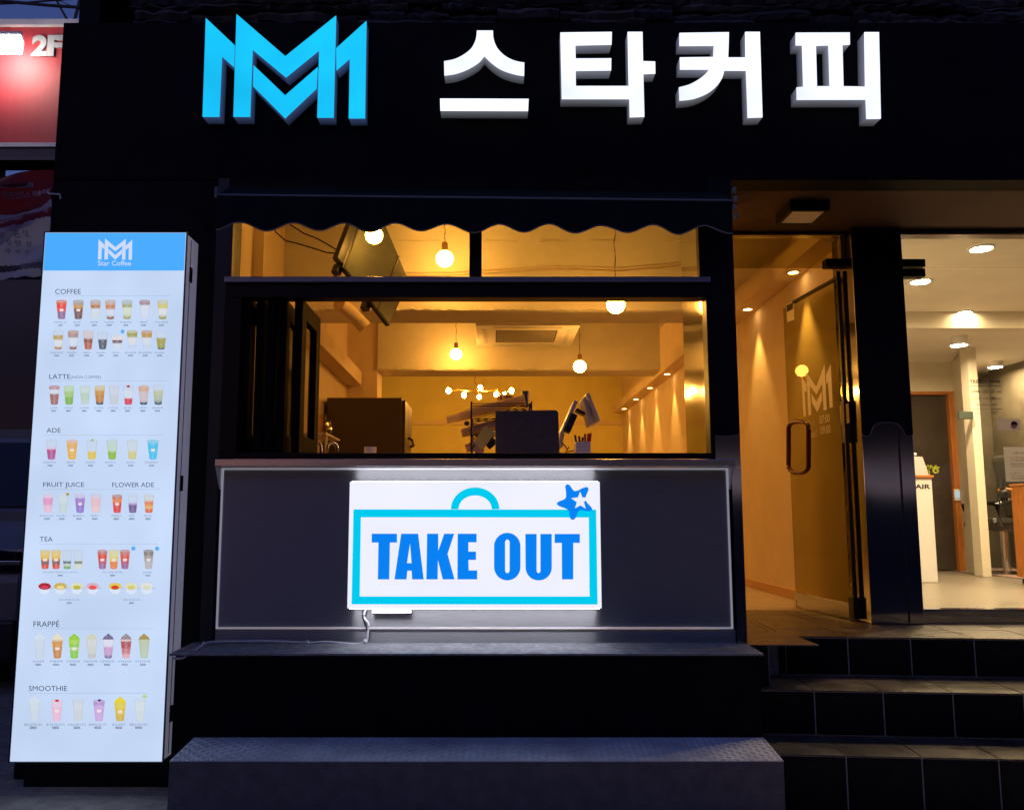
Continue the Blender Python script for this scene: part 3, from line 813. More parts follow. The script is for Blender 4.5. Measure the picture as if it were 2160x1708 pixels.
# ================================================================== MENU LIGHTBOX
YM = 3.87
s1, s2, s3 = CR(80, 560, 4.74545), CR(80, 900, 4.74545), CR(60, 1180, 4.74545)
s4 = CR(20, 1520, 4.26957)
ma, mb_, md, me_ = P(95, 489, YM), P(395, 493, YM), P(22, 1605, YM), P(343, 1605, YM)
mx0, mx1 = (ma.x + md.x) / 2, (mb_.x + me_.x) / 2
mz1, mz0 = (ma.z + mb_.z) / 2, md.z
menu = thing("menu_sign", "tall glowing menu lightbox with rows of drinks and a sky blue header", "menu sign", ((mx0 + mx1) / 2, YM, mz0))
MBD = .16
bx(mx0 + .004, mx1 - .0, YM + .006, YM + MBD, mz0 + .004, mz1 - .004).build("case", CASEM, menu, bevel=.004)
bx(mx0, mx1 - .004, YM, YM + .0055, mz0, mz1).build("face", E_MENU, menu)
bx(mx0 - .006, mx0 - .0005, YM - .002, YM + .03, mz0 - .005, mz1 + .005).build("edge_trim", DARKTRIM, menu)
bx(mx1 - .0035, mx1 + .003, YM - .002, YM + .0055, mz0 - .004, mz1 + .004).build("edge_trim", PIPING, menu)
bx(mx0, mx1 - .004, YM - .002, YM + .03, mz0 - .005, mz0 - .0005).build("edge_trim", WHITEM, menu)
bx(mx0, mx1 - .004, YM - .002, YM + .03, mz1 + .0005, mz1 + .005).build("edge_trim", DARKTRIM, menu)
bx(mx1 + .0002, mx1 + .002, YM + .055, YM + .060, mz0 + .02, mz1 - .02).build("case_seam", DARKTRIM, menu)
for yy, nm in ((578, "latch"), (1016, "hinge"), (1500, "latch")):
    zz = ZA(400, yy, YM + .07)
    bx(mx1 + .0003, mx1 + .006, YM + .050, YM + .080, zz - .045, zz + .03).build(nm, DARKP, menu)
def PM(x, y, d=.0015): return P(x, y, YM - d)
fm = lambda x, y: P(x, y, YM - .0022)
zh = P(240, 571, YM).z
MB().add([(mx0 + .002, YM - .0012, zh), (mx1 - .006, YM - .0012, zh), (mx1 - .006, YM - .0012, mz1 - .002), (mx0 + .002, YM - .0012, mz1 - .002)], [(0, 1, 2, 3)], lin(76, 172, 255)).build("header", INK, menu)
PALE = lin(206, 220, 250)
lx = lambda a, b: (lerp(782, 1190, (a - 118) / (1965 - 118)), lerp(172, 425, (b - 70) / (1240 - 70)))
mb = MB()
for l in LOGO:
    mb.flat([[PM(*s1(*lx(a, b)), .0024) for a, b in l]], PALE)
mb.build("logo", INK, menu, recalc=False)
mb = MB(); q = s1(782, 437); r = s1(1175, 494)
put_text(mb, "Star Coffee", (q[0], q[1], r[0], r[1]), fm, PALE, bold=.008)
mb.build("lettering", INK, menu, recalc=False)
INKC = lin(62, 72, 98); INKL = lin(98, 110, 142); LINE = lin(168, 182, 212)
def heading(s, cv, x0, y0, x1, y1, extra=None, bold=0.0, line=None):
    mb = MB(); a = cv(x0, y0); b = cv(x1, y1)
    put_text(mb, s, (a[0], a[1], b[0], b[1]), fm, INKC, bold)
    if extra:
        t, u0, v0, u1, v1 = extra; a = cv(u0, v0); b = cv(u1, v1)
        put_text(mb, t, (a[0], a[1], b[0], b[1]), fm, INKL, 0)
    if line:
        u0, u1, v = line
        p = [PM(*cv(u0, v)), PM(*cv(u1, v)), PM(*cv(u1, v + 4)), PM(*cv(u0, v + 4))]
        mb.add(p, [(0, 1, 2, 3)], LINE)
    mb.build("lettering", INK, menu, recalc=False)
heading("COFFEE", s1, 275, 772, 580, 832, line=(265, 1640, 850))
heading("LATTE", s2, 205, 168, 455, 223, ("(NON COFFEE)", 462, 186, 820, 229), line=(205, 1595, 243))
heading("ADE", s2, 172, 806, 340, 860, line=(150, 1555, 886))
heading("FRUIT JUICE", s2, 132, 1448, 620, 1520)
heading("FLOWER ADE", s2, 952, 1450, 1448, 1506, line=(120, 1525, 1530))
heading("TEA", s3, 187, 765, 340, 822, line=(170, 1590, 850))
heading("FRAPPÉ", s4, 272, 122, 548, 197, line=(258, 1553, 214))
heading("SMOOTHIE", s4, 222, 826, 632, 881, line=(222, 1510, 903))

MAXW = {s4: 43, s1: 33, s2: 34, s3: 40}
def caption(cv, x, y, name, price, py, hh=22, menu_=menu):
    mb = MB()
    a = cv(x, y - hh * .5); b = cv(x, y + hh * .5)
    put_text(mb, name, (a[0] - 1, a[1], a[0] + 1, b[1]), fm, INKL, 0, keep='c', maxw=MAXW.get(cv, 32))
    a = cv(x, py - hh * .5); b = cv(x, py + hh * .5)
    put_text(mb, price, (a[0] - 1, a[1], a[0] + 1, b[1]), fm, INKC, .012, keep='c')
    mb.build("caption", INK, menu_, recalc=False)
MENUC = lin(197, 213, 240)
def mixc(a, b, t): return tuple(lerp(p, q, t) for p, q in zip(a, b))
def drink(cv, x, top, bot, layers, wt=64, wb=42, rim=True, logo=False, dome=None, garnish=None, seed=0):
    """a printed picture of a plastic cup: layers = [(start fraction from the top, colour), ...]"""
    rnd = random.Random(int(x * 7 + top))
    mb = MB(); n = 16
    def row(fr): return top + (bot - top) * fr, lerp(wt, wb, fr)
    rowsf = [i / n for i in range(n + 1)]
    def colat(fr):
        c = layers[0][1]
        for i, (s, cc_) in enumerate(layers):
            if fr >= s:
                c = cc_
                if i + 1 < len(layers):
                    s2_ = layers[i + 1][0]; k = max(0, (fr - (s2_ - .09)) / .09)
                    if fr > s2_ - .09: c = mixc(cc_, layers[i + 1][1], min(1, k) * .5)
        return c
    for i in range(n):
        fa, fb = rowsf[i], rowsf[i + 1]
        (ya, wa), (yb__, wb_) = row(fa), row(fb)
        c = colat((fa + fb) / 2); cols = [mixc(c, (.30, .33, .42), .22), mixc(c, MENUC, rnd.uniform(0, .12)), mixc(c, MENUC, rnd.uniform(.1, .3)), mixc(c, MENUC, rnd.uniform(0, .12)), mixc(c, (.30, .33, .42), .22)]
        tt = [-1, -.82, -.3, .3, .82, 1]
        sag = lambda t, f_: 10 * (1 - t * t) * (f_ if f_ > .85 else 0)
        for j in range(5):
            p = [PM(*cv(x + wa * tt[j], ya + sag(tt[j], fa)), .0018), PM(*cv(x + wa * tt[j + 1], ya + sag(tt[j + 1], fa)), .0018), PM(*cv(x + wb_ * tt[j + 1], yb__ + sag(tt[j + 1], fb)), .0018), PM(*cv(x + wb_ * tt[j], yb__ + sag(tt[j], fb)), .0018)]
            mb.add(p, [(0, 1, 2, 3)], cols[j])
    ell = lambda rx, ry, cy, d, m=18: [PM(*cv(x + rx * math.cos(2 * math.pi * k / m), cy + ry * math.sin(2 * math.pi * k / m)), d) for k in range(m)]
    if rim:
        mb.flat([ell(wt + 3, 15, top, .0021)], mixc(MENUC, (.35, .40, .52), .35))
        mb.flat([ell(wt - 3, 11, top, .0024)], mixc(layers[0][1], MENUC, .25))
        for k in range(5):
            a, b = rnd.uniform(-.7, .7) * wt, rnd.uniform(-5, 7)
            mb.flat([[PM(*cv(x + a + rnd.uniform(-13, 13), top + b + rnd.uniform(-8, 8)), .0026) for _ in range(3)]], mixc(layers[0][1], rnd.choice(((.8, .85, .95), (.35, .25, .2))), .45))
    if dome:
        pts = [(x - wt, top + 4), (x - wt * .8, top - 22), (x - wt * .3, top - 46), (x, top - 62), (x + wt * .35, top - 44), (x + wt * .8, top - 22), (x + wt, top + 4)]
        mb.flat([[PM(*cv(a, b), .0023) for a, b in pts]], dome)
        for k in range(4):
            a, b = rnd.uniform(-.5, .5) * wt, top - rnd.uniform(5, 40)
            mb.flat([[PM(*cv(a + x + rnd.uniform(-14, 14), b + rnd.uniform(-9, 9)), .0026) for _ in range(3)]], mixc(dome, (.9, .92, 1), .5))
    if garnish:
        gc, gx, gy, gr = garnish
        mb.flat([[PM(*cv(x + gx + gr * 1.3 * math.cos(2 * math.pi * k / 9) * rnd.uniform(.8, 1.1), top + gy + gr * math.sin(2 * math.pi * k / 9) * rnd.uniform(.7, 1.1)), .0028) for k in range(9)]], gc)
    if logo:
        yy = lerp(top, bot, .52)
        mb.add([PM(*cv(x + a, yy + b), .0027) for a, b in ((-24, -14), (24, -14), (22, 14), (-22, 14))], [(0, 1, 2, 3)], lin(240, 225, 225))
    mb.build("drink_picture", INK, menu, recalc=False)
W_ = lin(214, 222, 236); CL = lin(200, 215, 236); BR = lin(150, 90, 50); AM = lin(190, 120, 40); DK = lin(90, 60, 60); RD = lin(235, 70, 50); YL_ = lin(215, 200, 90)
PU = lin(150, 110, 150); MILK = lin(222, 224, 226); OLV = lin(165, 160, 60)
names1 = ["아메리카노 ICE", "콜드브루", "카페라떼", "바닐라라떼", "헤이즐넛라떼", "돌체라떼", "아이스크림라떼"]
pr1 = ["1500", "2500", "2500", "3000", "3000", "3500", "3500"]
lay1 = [[(0, lin(225, 110, 60)), (.2, RD), (.62, PU)], [(0, lin(170, 160, 150)), (.22, lin(205, 150, 60)), (.45, lin(140, 80, 50)), (.7, lin(125, 85, 85))], [(0, lin(190, 170, 160)), (.24, AM), (.45, W_), (.7, lin(212, 220, 226))], [(0, lin(200, 170, 160)), (.24, lin(205, 130, 70)), (.48, W_), (.88, BR)], [(0, lin(180, 190, 190)), (.22, OLV), (.38, lin(214, 222, 200)), (.85, lin(170, 165, 90))], [(0, lin(170, 130, 130)), (.25, W_), (.9, lin(205, 216, 235))], [(0, lin(200, 200, 170)), (.22, YL_), (.45, MILK), (.85, OLV)]]
for x, nmm, prc, la, lo in zip((350, 550, 753, 930, 1128, 1337, 1550), names1, pr1, lay1, (1, 1, 0, 0, 0, 0, 0)):
    drink(s1, x, 912, 1122, la, logo=lo); caption(s1, x - 15, 1165, nmm, prc, 1200)
names2 = ["카라멜마끼아또", "아인슈페너", "카페모카", "에스프레소", "티라미수", "콜드브루라떼", "콜드브루폼라떼", "말차라떼샷"]
lay2 = [[(0, CL), (.25, lin(190, 160, 70)), (.5, MILK), (.9, AM)], [(0, lin(190, 150, 130)), (.2, lin(175, 140, 140)), (.4, W_), (.88, BR)], [(0, lin(215, 200, 205)), (.42, BR), (.7, lin(190, 100, 60))], [(0, CL), (.44, lin(95, 95, 105))], [(0, lin(235, 225, 225)), (.3, lin(120, 80, 90)), (.55, W_)], [(0, lin(190, 190, 130)), (.12, OLV), (.35, MILK), (.75, CL)], [(0, lin(200, 150, 110)), (.12, lin(195, 150, 60)), (.4, W_), (.75, CL)], [(0, CL), (.36, OLV), (.95, lin(60, 60, 50))]]
for x, nmm, prc, la, top in zip((310, 488, 667, 838, 1012, 1188, 1362, 1532), names2, ("3500", "3500", "3500", "3500", "3500", "3500", "4300", "4300"), lay2, (1272, 1272, 1275, 1290, 1335, 1272, 1272, 1285)):
    drink(s1, x, top, 1480, la, wt=66 if x != 1012 else 70, wb=40); caption(s1, x - 20, 1527, nmm, prc, 1560)
def dot(cv, x, y, r):
    mb = MB().flat([[PM(*cv(x + r * math.cos(2 * math.pi * k / 16), y + r * math.sin(2 * math.pi * k / 16)), .003) for k in range(16)]], lin(95, 175, 245))
    mb.build("badge", INK, menu, recalc=False)
dot(s1, 1075, 1275, 24); dot(s3, 1298, 903, 26); dot(s3, 1580, 905, 26)
lay3 = [[(0, lin(190, 130, 130)), (.2, W_), (.45, lin(165, 105, 95))], [(0, lin(190, 215, 170)), (.3, lin(165, 200, 110)), (.65, lin(130, 180, 50))], [(0, lin(200, 218, 214)), (.4, lin(185, 210, 185)), (.8, lin(195, 212, 205))], [(0, lin(215, 195, 140)), (.25, lin(205, 150, 60)), (.5, lin(200, 130, 40)), (.9, lin(90, 70, 60))], [(0, lin(205, 212, 225)), (.5, lin(200, 206, 216))], [(0, CL), (.25, W_), (.7, lin(215, 60, 70))], [(0, lin(215, 165, 130)), (.3, lin(210, 190, 195)), (.9, lin(60, 70, 100))], [(0, CL), (.25, lin(195, 195, 150)), (.5, lin(180, 190, 165)), (.85, lin(70, 85, 80))]]
nm3 = ["초코라떼", "그린티라떼", "고구마라떼", "단호박라떼", "쿠키앤크림", "딸기라떼", "토피라떼", "흑당버블라떼"]
for i, (x, la) in enumerate(zip((265, 440, 628, 803, 972, 1143, 1325, 1497), lay3)):
    drink(s2, x, 312, 522, la, garnish=(lin(190, 50, 60), 0, 0, 16) if i == 5 else None); caption(s2, x - 10, 567, nm3[i], "3500" if i == 0 else ("4500" if i == 7 else "3800"), 602)
lay4 = [[(0, CL), (.35, lin(215, 200, 225)), (.5, lin(195, 60, 125)), (.7, lin(180, 90, 150))], [(0, lin(230, 180, 140)), (.2, lin(228, 175, 80)), (.5, lin(232, 180, 50))], [(0, CL), (.6, lin(228, 195, 60))], [(0, lin(190, 215, 205)), (.35, lin(190, 215, 190)), (.62, lin(140, 190, 40))], [(0, lin(205, 215, 225)), (.6, lin(210, 205, 130))], [(0, lin(120, 205, 235)), (.2, lin(70, 195, 240))]]
nm4 = ["베리블루에이드", "자몽에이드", "유자에이드", "청포도에이드", "레몬에이드", "블루레몬에이드"]
for i, (x, la) in enumerate(zip((230, 475, 710, 950, 1190, 1435), lay4)):
    drink(s2, x, 955, 1172, la, wt=68, garnish=(lin(140, 190, 70), 5, -8, 14) if i == 2 else None, logo=i in (1, 5)); caption(s2, x - 18, 1213, nm4[i], "3500", 1250)
lay5 = [[(0, lin(220, 205, 225)), (.2, lin(228, 150, 195)), (.6, lin(235, 190, 215))], [(0, lin(205, 220, 225)), (.5, lin(198, 215, 218))], [(0, lin(205, 200, 230)), (.2, lin(165, 125, 205)), (.6, lin(150, 120, 205))], [(0, lin(215, 205, 225)), (.2, lin(232, 190, 195)), (.7, lin(238, 200, 200))]]
nm5 = ["딸기바나나주스", "바나나주스", "블루베리주스", "자몽주스"]
for i, (x, la) in enumerate(zip((285, 463, 665, 852), lay5)):
    drink(s3, x, 270, 475, la, garnish=(lin(180, 150, 40), 55, -8, 18) if i == 1 else None, logo=i == 2); caption(s3, x - 15, 517, nm5[i], "4500", 553, 24)
lay6 = [[(0, lin(190, 120, 100)), (.22, lin(240, 130, 50)), (.45, lin(225, 60, 45))], [(0, CL), (.45, lin(200, 180, 225)), (.55, lin(120, 90, 150))], [(0, lin(210, 212, 215)), (.35, lin(230, 130, 60)), (.62, lin(235, 180, 80)), (.8, lin(225, 110, 40))]]
for i, (x, la) in enumerate(zip((1105, 1290, 1482), lay6)):
    drink(s3, x, 275, 475, la, wt=60, logo=i == 0); caption(s3, x - 12, 517, ("장미에이드", "라벤더", "캐모마일")[i], "4800", 553, 24)
TEA1 = [(0, lin(225, 200, 110)), (.3, lin(235, 190, 70)), (.48, lin(200, 130, 60)), (.62, lin(130, 95, 80)), (.8, lin(225, 80, 40))]
TEAR = [(0, lin(200, 120, 110)), (.25, lin(225, 80, 50)), (.5, lin(200, 80, 90)), (.75, lin(165, 100, 150))]
for x, la, lo in ((250, TEA1, 1), (380, TEA1, 1), (512, [(0, CL), (.55, CL), (.6, lin(80, 95, 80)), (.76, MILK), (.85, lin(120, 170, 80))], 0), (645, [(0, CL), (.55, CL), (.62, lin(110, 110, 60)), (.75, lin(215, 222, 205))], 0), (930, TEAR, 1), (1065, [(0, lin(220, 215, 150)), (.4, lin(225, 205, 90)), (.65, lin(235, 130, 40))], 1), (1197, TEAR, 1), (1478, [(0, lin(140, 125, 115)), (.3, lin(170, 160, 155)), (.6, lin(190, 180, 180))], 1)):
    drink(s3, x, 930, 1140, la, wt=60, wb=40, logo=lo)
MAXW[s3] = 90
caption(s3, 430, 1187, "허브티 (페퍼민트·캐모마일·루이보스·히비스커스)", "4000", 1223, 22); caption(s3, 1050, 1187, "아이스티 (복숭아·레몬·자몽)", "2800", 1223, 22); caption(s3, 1468, 1187, "밀크버블티", "4500", 1223, 22)
for x, c1, c2 in ((245, lin(175, 40, 60), lin(205, 70, 95)), (432, lin(200, 175, 90), lin(232, 215, 140)), (628, lin(222, 222, 190), lin(190, 185, 60)), (815, lin(215, 175, 195), lin(232, 85, 85)), (1080, lin(230, 200, 80), lin(215, 70, 45)), (1272, lin(225, 222, 190), lin(212, 205, 120)), (1455, lin(222, 228, 225), lin(215, 218, 190))):
    mb = MB(); E2 = lambda rx, ry, cx, cy, d: [PM(*s3(cx + rx * math.cos(2 * math.pi * k / 22), cy + ry * math.sin(2 * math.pi * k / 22)), d) for k in range(22)]
    mb.flat([E2(62, 55, x, 1392, .0016)], mixc(MENUC, (.9, .93, 1), .45))
    mb.flat([E2(30, 12, x + 78, 1375, .0015)], mixc(MENUC, (.35, .4, .52), .25))
    mb.flat([E2(80, 44, x, 1352, .0019)], mixc(MENUC, (.45, .48, .58), .3)); mb.flat([E2(74, 40, x, 1352, .0021)], c1); mb.flat([E2(46, 24, x, 1366, .0024)], c2)
    mb.build("drink_picture", INK, menu, recalc=False)
caption(s3, 535, 1513, "과일티 (자몽·레몬·유자·석류)", "3500", 1550, 22); caption(s3, 1275, 1513, "전통차 (대추·생강·유자)", "3800", 1550, 22)
lay7 = [[(0, lin(205, 217, 230)), (.5, lin(202, 216, 230))], [(0, lin(220, 205, 180)), (.12, lin(215, 150, 50)), (.5, lin(205, 135, 30))], [(0, lin(170, 215, 60)), (.3, lin(140, 205, 30)), (.45, lin(185, 220, 130)), (.6, lin(140, 205, 30))], [(0, lin(215, 215, 215)), (.4, lin(208, 212, 206)), (.8, lin(195, 198, 190))], [(0, lin(222, 222, 240)), (.3, lin(222, 222, 240)), (.42, lin(205, 160, 205)), (.9, lin(130, 110, 150))], [(0, lin(235, 210, 215)), (.12, lin(180, 80, 80)), (.5, lin(205, 120, 120)), (.8, lin(225, 175, 180))], [(0, lin(190, 200, 170)), (.5, lin(188, 205, 175))]]
nm7 = ["밀크프라페", "카라멜프라페", "그린티프라페", "바닐라프라페", "쿠키블루베리프라페", "초코칩프라페", "민트초코프라페"]
MAXW[s4] = 31
dm = [lin(212, 222, 235), lin(228, 222, 200), lin(150, 205, 50), lin(205, 210, 180), lin(120, 110, 150), lin(150, 140, 150), lin(170, 150, 80)]
for i, (x, la) in enumerate(zip((337, 527, 707, 895, 1070, 1260, 1453), lay7)):
    drink(s4, x, 328, 526, la, wt=60, wb=38, rim=False, dome=dm[i], logo=i in (1, 2)); caption(s4, x - 15, 565, nm7[i], ("3800", "4000", "4000", "4000", "4000", "4300", "4300")[i], 600, 24)
lay8 = [[(0, lin(208, 219, 230)), (.5, lin(205, 217, 228))], [(0, lin(232, 205, 225)), (.3, lin(236, 190, 215))], [(0, lin(208, 216, 226)), (.5, lin(205, 212, 218))], [(0, lin(185, 150, 205)), (.25, lin(205, 170, 225))], [(0, lin(228, 205, 40)), (.4, lin(222, 195, 30)), (.7, lin(215, 180, 25))], [(0, lin(212, 222, 230)), (.5, lin(208, 220, 226))]]
MAXW[s4] = 38
nm8 = ["플레인요거트스무디", "딸기요거트스무디", "유자요거트스무디", "블루베리요거트스무디", "망고스무디", "레몬요거트스무디"]
for i, (x, la) in enumerate(zip((283, 522, 748, 972, 1197, 1408), lay8)):
    drink(s4, x, 1000 if i in (0, 4) else 985, 1196, la, wt=62, wb=40, rim=i not in (0, 4), dome={0: lin(212, 221, 232), 4: lin(228, 210, 50)}.get(i), garnish={1: (lin(215, 50, 60), 0, -2, 17), 5: (lin(190, 210, 140), 52, -45, 22), 3: (lin(90, 50, 130), 5, -5, 14)}.get(i), logo=i in (1, 3, 4))
    caption(s4, x - 15, 1240, nm8[i], "3800" if i < 3 else "4000", 1272, 28)
base = tag(bx(mx0 + .012, mx1 + .02, YM + .10, 4.078, 0.005, mz0 - .0052).build("plinth_box", BLACKM, bevel=.004), "black box plinth under the tall menu lightbox", "plinth")
# ================================================================== LEFT: RED SIGN, BANNER, VAN, WIRES
YR = 9.0
rs = thing("second_floor_sign", "red signboard with white letters 2F lit by a floodlight", "sign", (-6.5, YR, ZA(60, 310, YR)))
rz0, rz1 = ZA(60, 305, YR), ZA(60, 58, YR)
bx(-9.5, -4.6, YR, YR + .25, rz0, rz1).build("panel", RED, rs)
bx(-9.5, -4.6, YR - .05, YR + .25, rz1 + .001, rz1 + .075).build("border", WHITEM, rs)
bx(-9.5, -4.6, YR - .05, YR + .25, rz0 - .05, rz0 - .001).build("border", WHITEM, rs)
bx(-9.5, -4.6, YR - .02, YR + .27, rz0 - .20, rz0 - .052).build("lower_rail", DARKTRIM, rs)
for k in range(6):
    x = -9.2 + k * .82
    bx(x, x + .006, YR - .004, YR - .0005, rz0 + .002, rz1 - .002).build("panel_seam", RED, rs)
k6 = CR(0, 0, 4.0667)
for ch, (u0, u1) in (("2", (330, 478)), ("F", (487, 640))):
    vs, fs = text_mesh(ch, .045)
    ax, bx_ = min(v.x for v in vs), max(v.x for v in vs); ay, by = min(v.y for v in vs), max(v.y for v in vs)
    a = P(*k6(u0, 358), YR - .024); b = P(*k6(u1, 572), YR - .024)
    w = [Vector((lerp(a.x, b.x, (v.x - ax) / (bx_ - ax)), YR - .024, lerp(b.z, a.z, (v.y - ay) / (by - ay)))) for v in vs]
    n = len(w); from_e = {}
    for f in fs:
        for i in range(len(f)):
            q = tuple(sorted((f[i], f[(i + 1) % len(f)]))); from_e.setdefault(q, []).append((f[i], f[(i + 1) % len(f)]))
    ff = list(fs) + [tuple(i + n for i in f) for f in fs] + [(a_[0][0], a_[0][1], a_[0][1] + n, a_[0][0] + n) for a_ in from_e.values() if len(a_) == 1]
    MB().add(w + [p + Vector((0, .02, 0)) for p in w], ff).build("letter", M("sign_letter_white", (.42, .42, .43), .5) if "sign_letter_white" not in D.materials else D.materials["sign_letter_white"], rs)
fl = P(14, 86, YR - .28)
fld = thing("floodlight", "bright white floodlight on a bent arm in front of the red sign", "lamp", fl)
hw = .21
MB().hexa([fl + Vector((-hw, -.08, .02)), fl + Vector((hw, -.08, .02)), fl + Vector((hw * .7, .09, .03)), fl + Vector((-hw * .7, .09, .03)),
           fl + Vector((-hw, -.06, .08)), fl + Vector((hw, -.06, .08)), fl + Vector((hw * .7, .10, .07)), fl + Vector((-hw * .7, .10, .07))]).build("housing", WHITEM, fld, bevel=.01)
MB().hexa([fl + Vector((-hw * .9, -.085, -.15)), fl + Vector((hw * .9, -.085, -.15)), fl + Vector((hw * .6, .10, -.11)), fl + Vector((-hw * .6, .10, -.11)),
           fl + Vector((-hw * .95, -.085, .018)), fl + Vector((hw * .95, -.085, .018)), fl + Vector((hw * .65, .10, .028)), fl + Vector((-hw * .65, .10, .028))]).build("lens", E_FLOOD, fld)
MB().tube([fl + Vector((-.12, .06, .05)), fl + Vector((-.16, .10, .16)), fl + Vector((-.16, .20, .22)), fl + Vector((-.16, .27, .22))], .016, 8).build("arm", WHITEM, fld, smooth=True)
sp = D.lights.new("lamp_beam", 'SPOT'); sp.energy = 13; sp.color = (1, .92, .82); sp.spot_size = math.radians(150); sp.spot_blend = .6; sp.shadow_soft_size = .1
so = D.objects.new("lamp_beam", sp); COL.objects.link(so); so.parent = fld; so.location = (-.15, -.05, -.17); so.rotation_euler = (math.radians(82), 0, 0)
# neighbouring building carrying both
nb = thing("neighbour_building", "dark neighbouring shop building left of the cafe, mostly in shadow", "building", (-7, 9.6, 0))
bx(-10, -4.4, 9.7, 14, 0, ZA(50, 372, 9.7)).build("wall", BLACK, nb)
bx(-10, -4.4, 9.25, 9.5, ZA(50, 880, 9.25) - .2, ZA(50, 590, 9.25)).build("shutter_box", DARKTRIM, nb)
for xx in (-8.2, -5.83):
    MB().cyl((xx, YR + .20, ZA(50, 372, 9.7) - .3), (xx, YR + .20, rz0 - .1), .035, n=8).build("sign_post", BLACKM, nb)
# banner
YB = 7.2
bn = thing("banner", "tilted red and white art academy banner with waves and lettering, sagging on its cords", "banner", (-4.5, YB, ZA(50, 585, YB)))
kb = CR(0, 440, 6.5714)
def bend(x, y):
    p = P(x, y, YB); p.y += .05 * math.sin((x * .9 + y * 1.3) * .045) + .03 * math.sin(y * .09); return p
nx, ny = 26, 30
def btop(x): return lerp(357, 371, (105 - x) / 105)
def bbot(x): return lerp(581, 590, (105 - x) / 105) + 1.5 * math.sin(x * .2)
def bcol(x, y):
    a, b = x / .84375 * 6.5714, (y / .84375 - 440) * 6.5714       # enlarged-view coordinates
    w1t, w1b = 610 - .11 * a, 705 - .12 * a
    if a > 640: w1t -= (a - 640) * .5; w1b -= (a - 640) * .35
    lo = 880 - .1 * a
    white = 1180 - a * .78 if a < 520 else 790 - (a - 520) * .35
    if a > 560: white = max(690, white)
    red, dred, gr, wt_ = (.26, .025, .035), (.28, .035, .05), (.45, .43, .52), (.82, .80, .80)
    if b > 1560: return wt_
    if 1450 < b < 1545 - .02 * a: return (.09, .09, .11) if a < 330 else (.26, .25, .28)
    if b > white: return wt_
    if b > lo: return gr
    if w1t < b < w1b: return gr
    return red if b < w1t else dred
vs, fs, cs = [], [], []
nx, ny = 52, 90
for j in range(ny + 1):
    for i in range(nx + 1):
        x = lerp(-60, 112, i / nx); vs.append(bend(x, lerp(btop(x), bbot(x), j / ny)))
mb = MB(); mb.v = vs
for j in range(ny):
    for i in range(nx):
        x = lerp(-60, 112, (i + .5) / nx); y = lerp(btop(x), bbot(x), (j + .5) / ny)
        mb.f.append([j * (nx + 1) + i, j * (nx + 1) + i + 1, (j + 1) * (nx + 1) + i + 1, (j + 1) * (nx + 1) + i]); mb.c.append(bcol(x, y))
mb.build("cloth", BCLOTH, bn, smooth=True)
mb = MB()
def bt(s, u0, v0, u1, v1, col, bold=.01, slope=0.0):
    mb = MB()
    a = kb(u0, v0); b = kb(u1, v1)
    def fn(x, y):
        p = bend(x, y - (x - a[0]) * slope); p.y -= .012; return p
    put_text(mb, s, (a[0], a[1], b[0], b[1]), fn, col, bold)
    mb.build("lettering", INKP, bn, recalc=False)
LT = (.50, .36, .46)
q = [bend(*kb(a, b)) - Vector((0, .008, 0)) for a, b in ((45, 160), (545, 105), (548, 185), (80, 250))]
mb.add(q, [(0, 1, 2, 3)], (.30, .22, .28))
mb.build("text_box", INKP, bn, recalc=False)
bt("미대입시 전문교육", 90, 180, 530, 225, (.13, .05, .08), .01, .1)
bt("천년인의스 미술학원", 75, 300, 840, 390, LT, .02, .12)
bt("수능", 670, 560, 830, 630, LT, .02, .05)
bt("학교내신", 0, 735, 440, 815, LT, .02, .1)
bt("특강", 0, 950, 110, 1030, (.22, .08, .12), .02)
for s, u, v in (("상", 395, 905), ("상", 385, 1045), ("상", 385, 1190), ("량", 240, 1050), ("수", 240, 1190), ("우", 105, 1200), ("금", 258, 930), ("우", 125, 1065)):
    bt(s, u, v, u + 85, v + 90, (.10, .10, .12), .0)
p0, p1 = P(110, 408, 4.6), P(134, 409, YF - .01)
tag(MB().tube([bend(102, 407), Vector((XL - .01, YF - .012, p1.z)), Vector((XL + .05, YF - .014, p1.z - .005)), Vector((XL + .055, YF - .016, p1.z - .03))], .005, 6).build("tie_cord", WHITEP), "white cord tying the banner to the edge of the black wall", "cord")
# wires across the patch of sky
def wire(a, b, ya, yb__, r, label):
    p, q = P(*k6(*a), ya), P(*k6(*b), yb__)
    d = q - p
    tag(MB().tube([p - d * 1.5, p, p + d * .5 - Vector((0, 0, .01)), q, q + d * 1.2], r, 6).build("overhead_wire", DARKP), label, "wire", "overhead wires in the sky patch")
wire((0, 12), (1020, 92), 11, 11, .022, "thick overhead wire sloping down from the red sign side to the slate wall")
wire((0, 42), (560, 4), 12, 12, .015, "overhead wire rising toward the top edge of the sky patch")
wire((572, 0), (690, 215), 13, 13, .022, "steep wire falling to the right above the black wall corner")
wire((812, 0), (757, 215), 12.5, 12.5, .026, "near vertical wire above the black wall corner")
wire((650, 30), (1075, 205), 14, 14, .008, "thinnest faint wire slanting down to the slate wall")

